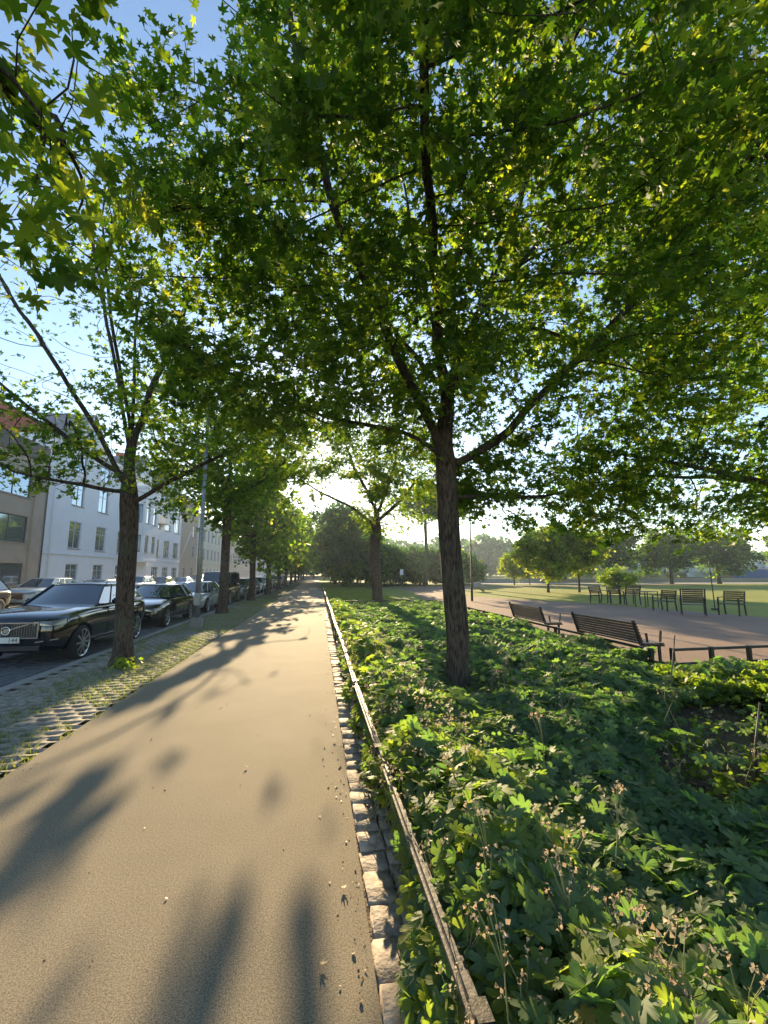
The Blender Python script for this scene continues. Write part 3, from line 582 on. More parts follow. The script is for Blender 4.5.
def car(kind, color, x, y, label, z=-.115, rz=0, detail=True, name='parked_car', plate=None, group='cars parked along the kerb'):
    K = KINDS[kind]; me = car_body(kind).copy(); me.materials[0] = M[color]; t = empty(name, (x, y, z), rz); tag(t, label, 'car', group)
    link('body', me, t); Wd = K['W'] / 2; (b0, b1), (t0, t1), zt = K['cab']; zbt = K['belt'] + .07; wb = Wd * (.85 if kind != 'boxy' else .92); wt = Wd * (.63 if kind != 'boxy' else .84)
    # cabin: dark core, glass parts, pillars, roof
    def pt(s, f, k): return (s * (wb + (wt - wb) * k), (b0 + (b1 - b0) * f) * (1 - k) + (t0 + (t1 - t0) * f) * k, zbt + (zt - zbt) * k)
    core = MB(); A = [core.b.verts.new(Vector(p) * 1) for p in (pt(-.95, .03, 0), pt(.95, .03, 0), pt(.95, .97, 0), pt(-.95, .97, 0), pt(-.94, .04, 1), pt(.94, .04, 1), pt(.94, .96, 1), pt(-.94, .96, 1))]
    for f in ((0, 1, 5, 4), (1, 2, 6, 5), (2, 3, 7, 6), (3, 0, 4, 7), (4, 5, 6, 7)): core.b.faces.new([A[i] for i in f])
    core.build('interior', M['blackplastic'], t)
    ctr = .13
    g = MB(); n = 6
    for i in range(n):
        for j in range(3):
            def wp(u, v): s = -1 + 2 * u; p = pt(s * .95, 0.0, .02 + v * .94); return (p[0], p[1] - ctr * (1 - s * s), p[2] + .012 * (1 - s * s))
            g.quad(wp(i / n, j / 3), wp((i + 1) / n, j / 3), wp((i + 1) / n, (j + 1) / 3), wp(i / n, (j + 1) / 3))
    bmesh.ops.remove_doubles(g.b, verts=g.b.verts[:], dist=.001); g.build('windscreen', M['carglass'], t, smooth=True)
    MB().quad(pt(.92, 1, .05), pt(-.92, 1, .05), pt(-.92, 1, .93), pt(.92, 1, .93)).build('rear_window', M['carglass'], t)
    cuts = [0.0] + [(p - b0) / (b1 - b0) for p in K['pil']] + [1.0]
    for s in (-1, 1):
        for i, (a, c) in enumerate(zip(cuts, cuts[1:])):
            if i == 0 and c - a < .12: continue
            a2, c2 = a + .015, c - .015
            MB().quad(pt(s, a2, .06), pt(s, c2, .06), pt(s, c2, .9), pt(s, a2, .9)).build('side_window', M['carglass'], t)
        for q in cuts:
            w = .065 if q in (0, 1) else .045
            p0, p1 = Vector(pt(s * .99, q, -.02)), Vector(pt(s * .985, q, 1.0)); MB().bar(p0, p1, w, .03, up=(1, 0, 0)).build('pillar', M[color], t)
    r = MB(); nx, ny = 6, 8
    def rp(i, j): u = -1 + 2 * i / nx; v = j / ny; p = pt(u * 1.02, v * 1.0, 1); return (p[0], p[1] + (-.03 if j == 0 else 0), zt + .075 * (1 - u ** 4 * .9) * (1 - (2 * v - 1) ** 6 * .75) - .015)
    for i in range(nx):
        for j in range(ny): r.quad(rp(i, j), rp(i + 1, j), rp(i + 1, j + 1), rp(i, j + 1))
    bmesh.ops.remove_doubles(r.b, verts=r.b.verts[:], dist=.001)
    ro = r.build('roof', M[color], t, smooth=True); so = ro.modifiers.new('s', 'SOLIDIFY'); so.thickness = .04; so.offset = -1
    for wy in K['wy']:
        for s in (-1, 1): wheel(t, s * (Wd - .115), wy, K['r'], K['r'], s, spokes=10 if kind == 'suv' else 7)
    zf = K['st'][1][4]
    if kind == 'boxy':
        for s in (-1, 1): MB().tube([(s * .68, .03, .93), (s * .68, -.03, .93)], .105, 16).build('headlight', M['lampglass'], t)
        MB().box(-.5, .5, -.03, .02, .80, 1.02).build('grille', M['blackplastic'], t); MB().box(-.85, .85, -.12, .04, .42, .62).bevel(.03).build('bumper', M['blackplastic'], t)
    else:
        for s in (-1, 1):
            h = MB(); h.b.faces.new([h.b.verts.new(p) for p in ((s * .48, .015, zf - .13), (s * Wd * .80, .10, zf - .15), (s * Wd * .95, .34, zf - .12), (s * Wd * .94, .34, zf - .03), (s * Wd * .78, .12, zf - .055), (s * .48, .02, zf - .06))]); 
            e = bmesh.ops.extrude_face_region(h.b, geom=h.b.faces[:]); bmesh.ops.translate(h.b, vec=(0, -.05, .0), verts=[v for v in e['geom'] if isinstance(v, bmesh.types.BMVert)]); h.build('headlight', M['lampglass'], t)
        gz0, gz1 = (zf - .36, zf - .09) if kind == 'suv' else (zf - .40, zf - .10); gw = .55 if kind == 'suv' else .38
        gr = MB(); gr.box(-gw, gw, -.03, .06, gz0, gz1); gr.build('grille', M['blackplastic'], t)
        fr = MB(); fr.box(-gw - .025, gw + .025, -.045, -.01, gz1, gz1 + .022).box(-gw - .025, gw + .025, -.045, -.01, gz0 - .022, gz0).box(-gw - .025, -gw, -.045, -.01, gz0, gz1).box(gw, gw + .025, -.045, -.01, gz0, gz1)
        if kind == 'suv':
            for k in range(-11, 12):
                if abs(k) > 1: fr.box(k * .046 - .003, k * .046 + .003, -.036, -.031, gz0 + .001, gz1 - .001)
        else:
            for k in range(1, 4): zz = gz0 + (gz1 - gz0) * k / 4; fr.box(-gw, gw, -.04, -.031, zz - .006, zz + .006)
        fr.build('grille_frame', M['chrome'], t)
        em = MB(); cz = (gz0 + gz1) / 2; em.tube([(.075 * math.cos(a), -.052, cz + .075 * math.sin(a)) for a in [k * math.pi / 8 for k in range(17)]], .014, 6, cap=False); 
        if kind == 'suv': em.bar((-.40, -.045, gz0 + .01), (.40, -.045, gz1 - .01), .02, .012, up=(0, 1, 0)); em.tube([(0, -.05, cz), (0, -.056, cz)], .05, 12)
        em.build('emblem', M['chrome'], t)
        MB().box(-Wd * .62, Wd * .62, .004, .1, .34, .43).build('air_intake', M['blackplastic'], t)
        for s in (-1, 1): MB().bar((s * .52, -.018, .50), (s * Wd * .90, .14, .545), .02, .022).build('bumper_trim', M['chrome'], t)
    pl = MB().box(-.26, .26, -.065, -.04, .50 if kind != 'boxy' else .55, .61 if kind != 'boxy' else .66).build('number_plate', M['plate'], t)
    if kind == 'boxy': pl.location.y = -.09
    if plate:
        fc = bpy.data.curves.new('plate_text', 'FONT'); fc.body = plate; fc.size = .115; fc.align_x = 'RIGHT'; fc.extrude = .001; fo = bpy.data.objects.new('plate_text', fc); C.objects.link(fo); fo.parent = pl
        fo.location = (.235, -.068, .516); fo.rotation_euler = (R(90), 0, 0); fc.materials.append(M['blackplastic']); bpy.context.view_layer.update(); me_ = bpy.data.meshes.new_from_object(fo.evaluated_get(bpy.context.evaluated_depsgraph_get())); lo_ = fo.location.copy(); ro_ = fo.rotation_euler.copy(); bpy.data.objects.remove(fo); fo = link('plate_text', me_, pl); fo.location = lo_; fo.rotation_euler = ro_
    for s in (-1, 1):
        m_ = MB().box(s * Wd * .93 if s > 0 else s * Wd * 1.13, s * Wd * 1.13 if s > 0 else s * Wd * .93, b0 + .55, b0 + .68, zbt + .0, zbt + .15).bevel(.035, 2).build('mirror', M[color], t, smooth=True)
        if detail:
            tr = MB().bar((s * (Wd + .002), K['wy'][0] + .5, K['zb'] + .10), (s * (Wd + .002), K['wy'][1] - .5, K['zb'] + .10), .012, .03); tr.build('sill_trim', M['chrome'], t)
            for q in (K['pil'][1] - .12, K['pil'][2] - .10): MB().box(min(s * (Wd - .02), s * (Wd + .025)), max(s * (Wd - .02), s * (Wd + .025)), q - .14, q + .04, K['belt'] - .12, K['belt'] - .095).build('door_handle', M[color], t)
            for q in (K['pil'][0] - .35, K['pil'][1], K['pil'][2] + .02): MB().bar((s * (Wd - .002), q, K['zb'] + .16), (s * (Wd * .985), q, K['belt'] + .01), .008, .012, up=(1, 0, 0)).build('door_seam', M['blackplastic'], t)
            if kind == 'suv': MB().tube([(s * wt * .96, t0 + .15, zt + .03), (s * wt * .96, t0 + .3, zt + .10), (s * wt * .96, t1 - .3, zt + .10), (s * wt * .96, t1 - .1, zt + .03)], .014, 6).build('roof_rail', M['chrome'], t)
    if kind == 'boxy': MB().tube([(0, 4.6, 1.05), (0, 4.78, 1.05)], .36, 24).build('spare_wheel', M['blackplastic'], t)
    return t
car('suv', 'p_navy', -6.04, 9.92, 'black estate car with chrome framed grille parked nearest beside the first street tree', plate='144')
car('sedan', 'p_black', -6.12, 15.9, 'shiny black saloon parked behind the big black estate car', name='parked_sedan')
car('sedan', 'p_silver', -6.10, 21.6, 'silver grey saloon parked behind the shiny black saloon', name='parked_sedan')
car('boxy', 'p_black', -6.15, 27.2, 'tall boxy black off-roader parked behind the silver saloon', name='offroad_car')
car('hatch', 'p_grey', -6.1, 32.8, 'dark grey hatchback parked just behind the boxy off-roader', name='parked_hatchback')
car('sedan', 'p_silver', -6.1, 38.0, 'pale silver saloon parked behind the dark grey hatchback', name='parked_sedan', detail=False)
car('hatch', 'p_white', -6.1, 43.6, 'white hatchback parked along the kerb behind the pale silver saloon', name='parked_hatchback', detail=False)
fl = ['blue saloon, first of the tiny cars past the white hatchback', 'grey family estate parked behind the tiny blue saloon', 'black hatchback parked behind the distant grey estate', 'white saloon parked behind the distant black hatchback', 'last car of the kerbside row, a small silver hatchback']
for i, (k, c) in enumerate((('sedan', 'p_blue'), ('suv', 'p_grey'), ('hatch', 'p_black'), ('sedan', 'p_white'), ('hatch', 'p_silver'))): car(k, c, -6.1, 49 + i * 6.2, fl[i], detail=False)
G2 = 'cars on the far side of the street'
car('suv', 'p_brown', -14.9, 18.4, 'dark brown off-road estate parked across the street before the beige block', detail=False, group=G2)
ol = ['white car with sunlit roof across the street, just behind the brown one', 'silver car across the street opposite the shiny black saloon', 'white estate across the street before the white house', 'dark blue car across the street under the bay window', 'beige white saloon across the street before the tan house', 'grey car across the street in front of the cream house', 'small red hatchback parked far across the street', 'white hatchback farthest off on the other kerb']
for i, (k, c) in enumerate((('suv', 'p_white'), ('sedan', 'p_silver'), ('suv', 'p_white'), ('hatch', 'p_blue'), ('sedan', 'p_white'), ('suv', 'p_grey'), ('hatch', 'p_red'), ('hatch', 'p_white'))):
    car(k, c, -14.9, 24.4 + i * 6.3, ol[i], detail=False, group=G2)

# ================================================================== TREES
rs = np.random.default_rng(5)
# main maple on the flower bed
base = (2.0, 6.35, -.05); f0 = (1.90, 6.4, 3.95)
polys = [[base, (2.02, 6.36, .9), (1.97, 6.38, 1.8), (1.92, 6.4, 2.9), f0, (2.02, 6.4, 4.7), (2.2, 6.42, 5.4), (2.08, 6.4, 6.0)],
         [(1.92, 6.4, 3.55), (1.35, 6.2, 4.5), (.75, 5.9, 5.6), (.1, 5.7, 7.0), (-.4, 5.5, 8.6), (-.6, 5.3, 10)],
         [(1.92, 6.4, 3.3), (2.7, 6.2, 3.75), (3.3, 6.1, 4.4), (4.1, 5.9, 5.2), (5.1, 5.6, 6.3), (5.9, 5.3, 7.6)],
         [(1.93, 6.4, 2.85), (2.6, 6.5, 2.95), (3.5, 6.7, 2.98), (4.4, 6.9, 3.2)],
         [(2.16, 6.42, 5.2), (2.5, 6.35, 5.9), (3.2, 6.3, 6.8), (4.2, 6.2, 8.0), (4.9, 6.0, 9.4)], [(2.5, 6.35, 5.9), (2.9, 6.3, 7.0), (3.5, 6.2, 8.6), (4.0, 6.1, 10.2)], [(1.98, 6.4, 4.4), (1.75, 6.3, 5.4), (1.85, 6.2, 6.6), (1.6, 6.1, 8.2)], [(1.8, 6.3, 5.5), (1.5, 6.3, 6.5), (1.2, 6.2, 8.2)],
         [(1.91, 6.4, 3.5), (1.3, 6.5, 3.95), (.6, 6.6, 4.05), (0, 6.7, 4.15)],
         [(1.9, 6.4, 4.1), (1.5, 5.2, 5.2), (1.0, 3.9, 6.2), (.7, 2.6, 7.1)],
         [(1.95, 6.45, 4.6), (1.4, 7.4, 6.0), (.8, 8.4, 7.6)], [(1.95, 6.45, 4.6), (2.9, 7.5, 5.8), (3.8, 8.4, 7.0)],
         [(2.15, 6.5, 6.8), (3.1, 4.8, 8.6), (3.9, 3.2, 9.8)]]
att = np.concatenate([ell((2.0, 5.8, 8.2), (4.9, 5.0, 4.6), 2500, rs, .25), ell((-1.1, 5.8, 6.0), (2.0, 2.4, 2.4), 700, rs), ell((4.6, 5.4, 8.6), (3, 3, 3.2), 500, rs), ell((4.4, 5.6, 5.0), (2.6, 2.4, 2.2), 350, rs), ell((1.6, 3.0, 7.4), (3.4, 2.2, 2.2), 400, rs)])
att = att[(att[:, 2] > 3.4 + .25 * np.maximum(0, 5 - att[:, 1])) & ~((att[:, 0] < -1.5) & (att[:, 2] > 8.8)) & ~((att[:, 0] < -.6) & (att[:, 1] < 4.2))]
att = np.concatenate([att, ell((3.9, 6.9, 3.15), (1.9, 1.3, .75), 330, rs), ell((.2, 6.6, 4.1), (1.6, 1.2, .6), 130, rs)])
make_tree('maple_tree', 'large dense maple rising from the flower bed with its trunk bare to the fork', polys, att, .16, 135000, .086, step=.25, kill=.34, seed=21, spread=.17, rbias=.07, thin=lambda P: ~((P[:, 0] < -1.2 + .25 * (9 - P[:, 2]).clip(-3, 0)) & (P[:, 2] > 8.6)))
# thin street maple on the verge
b = (-3.69, 9.4, -.05)
polys = [[b, (-3.71, 9.4, 1.2), (-3.75, 9.4, 2.6), (-3.84, 9.4, 3.9), (-3.85, 9.4, 5.2), (-3.9, 9.3, 6.8), (-3.85, 9.3, 8.4)],
         [(-3.8, 9.4, 3.5), (-4.5, 9.1, 4.7), (-5.0, 8.9, 5.6), (-5.8, 8.6, 6.9), (-6.4, 8.4, 8.0)],
         [(-3.82, 9.4, 3.6), (-4.7, 9.2, 4.2), (-5.6, 9.0, 4.9), (-6.6, 8.7, 5.9)],
         [(-3.84, 9.4, 4.2), (-4.2, 9.2, 6.0), (-4.6, 9.0, 8.0), (-4.9, 8.9, 9.5)], [(-3.84, 9.4, 4.4), (-3.2, 9.2, 6.2), (-2.7, 9.1, 8.0), (-2.5, 9, 9.3)],
         [(-3.78, 9.4, 3.1), (-3.0, 9.2, 3.5), (-2.2, 9.0, 4.0), (-1.4, 8.8, 4.3)], [(-3.8, 9.4, 3.3), (-4.4, 8.9, 3.4), (-5.4, 8.5, 3.5)], [(-3.85, 9.4, 4.6), (-4.0, 8.6, 6.4), (-4.1, 8, 8.6)]]
att = np.concatenate([ell((-4.0, 9.2, 7.0), (3.6, 3.0, 3.6), 650, rs, .55), ell((-4.2, 9.0, 4.3), (3.4, 2.4, 1.2), 620, rs, .2), ell((-5.6, 8.3, 4.6), (1.7, 1.5, .8), 220, rs)]); att = att[att[:, 2] > 3.0]
make_tree('maple_tree', 'slim street maple with thin open crown on the verge beside the black estate car', polys, att, .165, 20000, .082, step=.26, kill=.42, seed=8, spread=.24, rbias=.2, thin=lambda P: (P[:, 2] < 5.2) | (RNG.random(len(P)) < .25))
# near overhanging tree whose trunk stands outside the picture, left
polys = [[(-3.75, -.9, -.05), (-3.7, -.8, 1.6), (-3.65, -.7, 3.0), (-3.5, -.3, 4.2), (-3.3, .3, 5.6), (-3.1, .6, 7.4)], [(-3.65, -.7, 3.1), (-3.3, .9, 3.5), (-3.0, 2.2, 3.7), (-2.9, 3.3, 3.75)],
         [(-3.5, -.3, 4.2), (-2.9, 1.2, 4.8), (-2.5, 2.6, 5.2), (-2.1, 3.9, 5.3)], [(-3.4, 0, 4.9), (-2.8, 1.4, 6.0), (-2.3, 2.6, 6.8)]]
att = np.concatenate([ell((-2.6, 2.3, 5.0), (1.25, 2.3, 1.7), 480, rs), ell((-3.1, 1.2, 6.4), (1.5, 2.2, 1.2), 160, rs)])
make_tree('maple_tree', 'maple with big backlit leaves hanging into the upper left corner', polys, att, .16, 2700, .115, outer=MAPLE_FINE, step=.22, kill=.32, seed=31, spread=.18, rbias=.22, tilt=.6)
# dark maple outside the picture, right
polys = [[(9.3, 5.6, -.05), (9.25, 5.6, 2.0), (9.1, 5.6, 3.6), (9.0, 5.6, 6), (9.1, 5.5, 9)], [(9.2, 5.6, 2.6), (7.6, 6.2, 3.2), (6.2, 6.8, 3.7), (5.0, 7.2, 4.0)], [(9.2, 5.6, 2.9), (7.8, 7.4, 3.6), (6.6, 8.8, 3.9)],
         [(9.1, 5.6, 3.9), (7.6, 5.0, 5.4), (6.2, 4.4, 6.8)], [(9.1, 5.6, 4.4), (8.0, 3.4, 6.4)], [(9.05, 5.6, 4.8), (8.2, 7.2, 7)]]
att = np.concatenate([ell((8.6, 5.6, 7.6), (4.3, 4.4, 4.4), 1500, rs, .2), ell((6.9, 7.0, 3.6), (2.7, 2.6, 1.3), 560, rs), ell((6.4, 7.2, 2.65), (2.0, 1.6, .5), 160, rs)]); att = att[(att[:, 2] > 2.2) & (att[:, 0] > 3.3)]
make_tree('maple_tree', 'dark leafy maple rising past the right picture edge with branches hanging over the gravel', polys, att, .2, 78000, .082, step=.27, kill=.42, seed=13, spread=.21)
# second lawn-side tree
bx, by = 3.03, 22.4
polys = [[(bx, by, -.05), (bx - .1, by, 1.5), (bx - .2, by, 3.0), (bx - .1, by, 4.4), (bx - .2, by, 6), (bx - .2, by, 8)], [(bx - .1, by, 4.1), (bx - 1.2, by, 5.0), (bx - 2.6, by - .4, 5.6), (bx - 4, by - .5, 6.3)], [(bx - .1, by, 4.3), (bx + 1.2, by, 5.6), (bx + 2.4, by, 7)],
         [(bx - .1, by, 4.6), (bx + .8, by, 7), (bx + 1.1, by, 9)], [(bx, by, 4.8), (bx - 1.2, by, 7), (bx - 1.8, by, 8.6)]]
att = ell((bx, by, 6.9), (4.6, 3.8, 3.6), 900, rs, .35); att = att[att[:, 2] > 3.2]
make_tree('maple_tree', 'maple with curved trunk at the far end of the bed, glowing against the sun', polys, att, .26, 30000, .11, step=.34, kill=.55, seed=4, spread=.3, rbias=.18, minr=.006)

# street row: two prototypes, copies down the verge
def proto_tree(seed, h, r, leaves, size, name='street_tree', label='', base_r=.2, loc=(0, 0, 0), group=None, trunk_h=3.2, m='maple', outer=SIMPLE, lo=.2, mask=True, spread=.38, cat='tree', rbias=.1, step=.42):
    q = np.random.default_rng(seed); ph = q.random() * 6
    polys = [[(0, 0, -.05), (.05, .03, trunk_h * .5), (.0, .05, trunk_h), (.1, 0, trunk_h + (h - trunk_h) * .5), (0, 0, h * .93)]]
    for k in range(5):
        a = ph + k * 2 * math.pi / 5; z = trunk_h + k * .22; polys.append([(0, 0, z), (.45 * r * math.cos(a), .45 * r * math.sin(a), z + .9), (.8 * r * math.cos(a), .8 * r * math.sin(a), z + 1.3 + q.random() * (h - trunk_h) * .35)])
    c = (trunk_h * .82 + h) / 2; hh = (h - trunk_h * .82) / 2; L_ = []
    for k in range(7): a_ = ph + k * 2.4; f_ = .18 + .42 * q.random(); s_ = .42 + .3 * q.random(); L_.append(ell((r * f_ * math.cos(a_), r * f_ * math.sin(a_), c + hh * (k / 6 - .5) * 1.15), (r * s_ * 1.15, r * s_ * 1.15, hh * s_), 105, q))
    att = np.concatenate(L_)
    return make_tree(name, label, polys, att, base_r, leaves, size, outer=outer, m=m, loc=loc, step=step, kill=.6, seed=seed, spread=spread, mask=mask, thr=.03, tip=.008, minr=.012, group=group, cat=cat, rbias=rbias, gap=.25 if mask else .38)
GR = 'maples lining the street verge'
rowd = [(20.6, -4.15, 11, 4.4), (30.2, -4.3, 10.5, 4.2), (39, -4.2, 10.2, 4.1), (49, -4.2, 10.5, 4.2)]
rl = ['street maple right behind the grey lamp post, trunk leaning slightly', 'second street maple past the lamp post, dark low crown', 'third street maple past the lamp post beside pale cars', 'fourth street maple past the lamp post before the distant row']
T = []
for i, (yy, xx, h, r) in enumerate(rowd):
    T.append(proto_tree(50 + i, h, r, 19000 if i == 0 else 11000, .13 if i == 0 else .18, label=rl[i], loc=(xx, yy, 0), group=GR, trunk_h=4.9 if i == 0 else 3.3, base_r=.19, outer=MAPLE if i == 0 else SIMPLE))
fl2 = ['fifth street maple of the verge row, small in the distance', 'sixth street maple of the verge row, far along the path', 'seventh street maple of the verge row, far along the path', 'eighth street maple of the verge row near the path end', 'ninth street maple of the verge row near the path end', 'last street maple of the verge row where the path vanishes']
for i, yy in enumerate((61, 74, 88, 102, 118, 136)): copy_tree(T[1 + i % 3], (-4.3, yy, 0), i * 1.3, 1.0 + .05 * (i % 3), fl2[i], GR)
# right of the path beyond the lawn: dark wood edge
P1 = proto_tree(70, 10.5, 5.2, 20000, .25, label='dark tree at the left end of the wood beyond the lawn', name='park_tree', loc=(3.4, 60, 0), group='dark trees beyond the lawn', trunk_h=1.8, base_r=.22, lo=.1, m='far_leaf')
P2 = proto_tree(71, 5.6, 4.6, 16000, .25, label='broad dark tree beyond the lawn beside the leftmost of the wood', name='park_tree', loc=(8.6, 62, 0), group='dark trees beyond the lawn', trunk_h=.9, base_r=.22, lo=.1, m='far_leaf')
more = [(2.9, 76, 1.1, 0, 'tall dark tree overhanging the far end of the path'), (3.4, 96, 1.2, 0, 'farthest dark tree on the park side of the path'), (6.2, 70, .8, 0, 'dark tree filling the gap behind the wood edge'), (12.5, 66, .95, 1, 'low dark tree right of the curved trunk'), (16.5, 68, .95, 1, 'small dark tree near the middle of the wood edge'), (20.5, 70, .95, 1, 'bluish tree before the wood where the lawn narrows'), (10, 80, 1.25, 1, 'tree standing at the back of the wood behind the lawn')]
for i, (xx, yy, s, k, lab) in enumerate(more): copy_tree((P1, P2)[k], (xx, yy, 0), i * 1.1, s, lab, 'dark trees beyond the lawn')
shade_trees = [(14.8, 60, 'added tall tree that shades the gravel, crown high behind the curved maple'), (18.0, 62, 'added tall tree shading the gravel from behind the main trunk, crown above the lamp')]  # two invented trees, added so their crowns shade the gravel
for i, (xx, yy, lab) in enumerate(shade_trees):
    polys = [[(0, 0, -.05), (.1, 0, 4), (0, 0, 8.5), (0, 0, 12)]] + [[(0, 0, 8.4 + k * .2), (2.2 * math.cos(k * 1.26), 2.2 * math.sin(k * 1.26), 9.8), (3.8 * math.cos(k * 1.26), 3.8 * math.sin(k * 1.26), 10.6)] for k in range(5)]
    make_tree('park_tree', lab, polys, ell((0, 0, 11.9), (5, 4.5, 2.8), 500, rs), .22, 6500, .25, outer=SIMPLE, loc=(xx, yy, 0), step=.45, kill=.7, seed=40 + i, spread=.4, mask=False, thr=.03, tip=.008, minr=.012, rbias=.1)
for i, (xx, yy, s, lab) in enumerate([(-1.5, 165, 1.3, 'tree closing the far end of the path, left one'), (3.5, 150, 1.2, 'tree closing the far end of the path, right one')]): copy_tree(P1, (xx, yy, 0), i, s, lab)
# small park trees
S1 = proto_tree(80, 5.9, 2.8, 22000, .16, label='small bushy green tree with two leaning stems on the sunlit lawn', name='small_tree', loc=(21.2, 38.8, 0), trunk_h=1.9, base_r=.11, mask=False, lo=.15, rbias=.36, step=.34, group='small trees on the sunny lawn')
S2 = proto_tree(81, 5.8, 2.4, 18000, .16, label='small pale green tree at the right of the bushy one', name='small_tree', loc=(24.2, 38.6, 0), trunk_h=2.0, base_r=.09, mask=False, lo=.15, rbias=.42, step=.34, group='small trees on the sunny lawn')
RB = proto_tree(82, 4.0, 2.5, 10000, .17, label='low round clipped bush behind the main trunk', name='round_bush', loc=(19, 64, 0), trunk_h=.6, base_r=.1, mask=False, lo=.2, cat='bush', step=.34)
copy_tree(RB, (27.8, 38.0, 0), 2, .55, 'little leafy bush at the foot of the pale green tree')
for i, (xx, yy, s, lab) in enumerate([(3.6, 57.5, .9, 'dark shrub at the left end of the wood edge'), (7.2, 59, 1.05, 'dark shrub under the wood beside the leftmost shrub'), (11.2, 61, 1.0, 'dark shrub under the wood right of the curved trunk'), (14.6, 63, .95, 'bluish shrub behind the small white sign'), (24, 75, 1.3, 'wide shrub far behind the park lamp')]):
    copy_tree(RB, (xx, yy, 0), i * 1.2, s, lab, 'shrubs under the wood')
copy_tree(RB, (23.5, 66, 0), 1, .9, 'round dark bush left of the park lamp')
copy_tree(S1, (28.6, 62, 0), 1.6, .75, 'small tree right of the park lamp on the lawn', 'small trees on the sunny lawn')
copy_tree(S2, (31.5, 63, 0), .6, .72, 'slender little tree beside the small one past the park lamp', 'small trees on the sunny lawn')
gl = 'broad trees along the park road'
D1 = proto_tree(90, 8.6, 5.0, 18000, .27, label='dark broad tree behind the first garden chairs on the park road', name='park_tree', loc=(58, 66, 0), trunk_h=2.6, base_r=.25, mask=False, rbias=0, m='maple', group=gl)
for i, (xx, yy, s, lab) in enumerate([(49, 70, 1.0, 'broad tree left of the dark one on the park road'), (66, 65, 1.0, 'broad tree between park road and boats, mid row'), (80, 62, 1.05, 'broad tree at the right picture edge before the blue container'), (92, 66, 1.0, 'last broad tree of the park road row'), (42, 78, 1.1, 'tall tree behind the pale green small tree')]):
    copy_tree(D1, (xx, yy, 0), 1 + i * 1.4, s, lab, gl)

# far wooded rise, one mass
q = np.random.default_rng(3); P = []; SZ = []
for k in range(230):
    a = R(q.uniform(-4, 62)); d = q.uniform(200, 330); cx_, cy_ = d * math.sin(a), d * math.cos(a)
    hh = (17 if a < R(30) else 15 if a < R(34) else 10) * q.uniform(.8, 1.15); n = 300
    P.append(ell((cx_, cy_, hh * .55), (7.5, 7.5, hh * .52), n, q, .75)); SZ.append(np.full(n, 1.3))
P = np.concatenate(P); P = P[P[:, 2] > 0]; SZ = np.full(len(P), 1.25)
fw = scatter_leaves('distant_woods', P, q.normal(0, .8, (len(P), 3)) + np.array([0, -.3, .8]), SZ, SIMPLE, q.random(len(P)), None, M['far_leaf']); tag(fw, 'far off wooded rise, bluish in the haze, behind lawn and boats', 'woods', kind='stuff')

# ================================================================== FENCES
f = empty('rail_fence', (.495, 1.37, -.02)); tag(f, 'low timber rail fence on dark iron posts running along the stone edging', 'fence')
y = -2.0; i = 0; rnd_ = random.Random(4)
while y < 56:
    yy = y + 2.1; dx0 = .012 * math.sin(i * 1.7); dx1 = .012 * math.sin((i + 1) * 1.7)
    r = MB().bar((dx0, y + .02, .42 + .006 * math.sin(i)), (dx1, yy - .02, .42 + .006 * math.sin(i + 1)), .052, .048); r.bevel(.016, 3); r.build('rail', M['wood'], f, smooth=False)
    p = MB(); p.box(dx0 - .018, dx0 + .018, y - .03, y + .03, -.1, .384).build('post', M['iron'], f)
    c = MB(); c.box(dx0 - .038, dx0 + .038, y - .04, y + .04, .376, .384).box(dx0 - .038, dx0 - .033, y - .04, y + .04, .385, .452).box(dx0 + .033, dx0 + .038, y - .04, y + .04, .385, .452).box(dx0 - .038, dx0 + .038, y - .04, y + .04, .453, .458); c.build('bracket', M['iron'], f)
    y = yy; i += 1
def two_rail(name, label, A, B, n, zt=.44):
    t = empty(name, (A[0], A[1], 0)); tag(t, label, 'fence', 'dark two-rail fences round the bed'); A = Vector((*A, 0)); B = Vector((*B, 0)); D = B - A
    for z in (zt, zt - .24): MB().bar((0, 0, z), D + Vector((0, 0, z)), .035, .045).build('rail', M['iron'], t)
    for k in range(n + 1): q = D * (k / n); MB().bar(q + Vector((0, 0, -.06)), q + Vector((0, 0, zt + .03)), .06, .06).build('post', M['iron'], t)
two_rail('metal_fence', 'dark two-rail fence behind the bench backs', (5.68, 21), (5.68, 7.05), 9)
two_rail('metal_fence', 'dark two-rail fence at the right picture edge in front of the gravel', (6.05, 7.01), (14, 7.35), 10)
two_rail('metal_fence', 'dark two-rail fence closing the bed before the green lawn', (.75, 21.1), (5.6, 21.1), 4)

# ================================================================== BENCHES, CHAIRS
def bench(loc, label, rz=0, L=2.1):
    t = empty('park_bench', loc, rz); tag(t, label, 'bench', 'benches with backs to the flower bed')
    s = MB()
    for k in range(5): s.box(.08 + k * .088, .08 + k * .088 + .075, -L / 2, L / 2, .43, .46)
    s.build('seat', M['dark_wood'], t); b = MB()
    for k in range(7):
        z = .50 + k * .052; x = .05 - k * .018; b.bar((x, -L / 2, z), (x, L / 2, z), .022, .043)
    b.build('backrest', M['dark_wood'], t)
    for e in (-L / 2 + .06, L / 2 - .06):
        MB().bar((.06, e, .42), (-.08, e, .88), .03, .05).bar((.06, e, .405), (.55, e, .405), .04, .03).build('frame', M['iron'], t)
        MB().bar((.14, e, 0), (.14, e, .39), .05, .03).build('leg', M['iron'], t); MB().bar((.44, e, 0), (.44, e, .39), .05, .03).build('leg', M['iron'], t)
        MB().bar((.20, e, .47), (.18, e, .64), .03, .03).bar((.47, e, .47), (.50, e, .68), .03, .03).build('arm_support', M['iron'], t)
    return t
bench((5.98, 8.75, -.02), 'dark slatted bench seen from behind, the nearer of the two by the gravel', R(1))
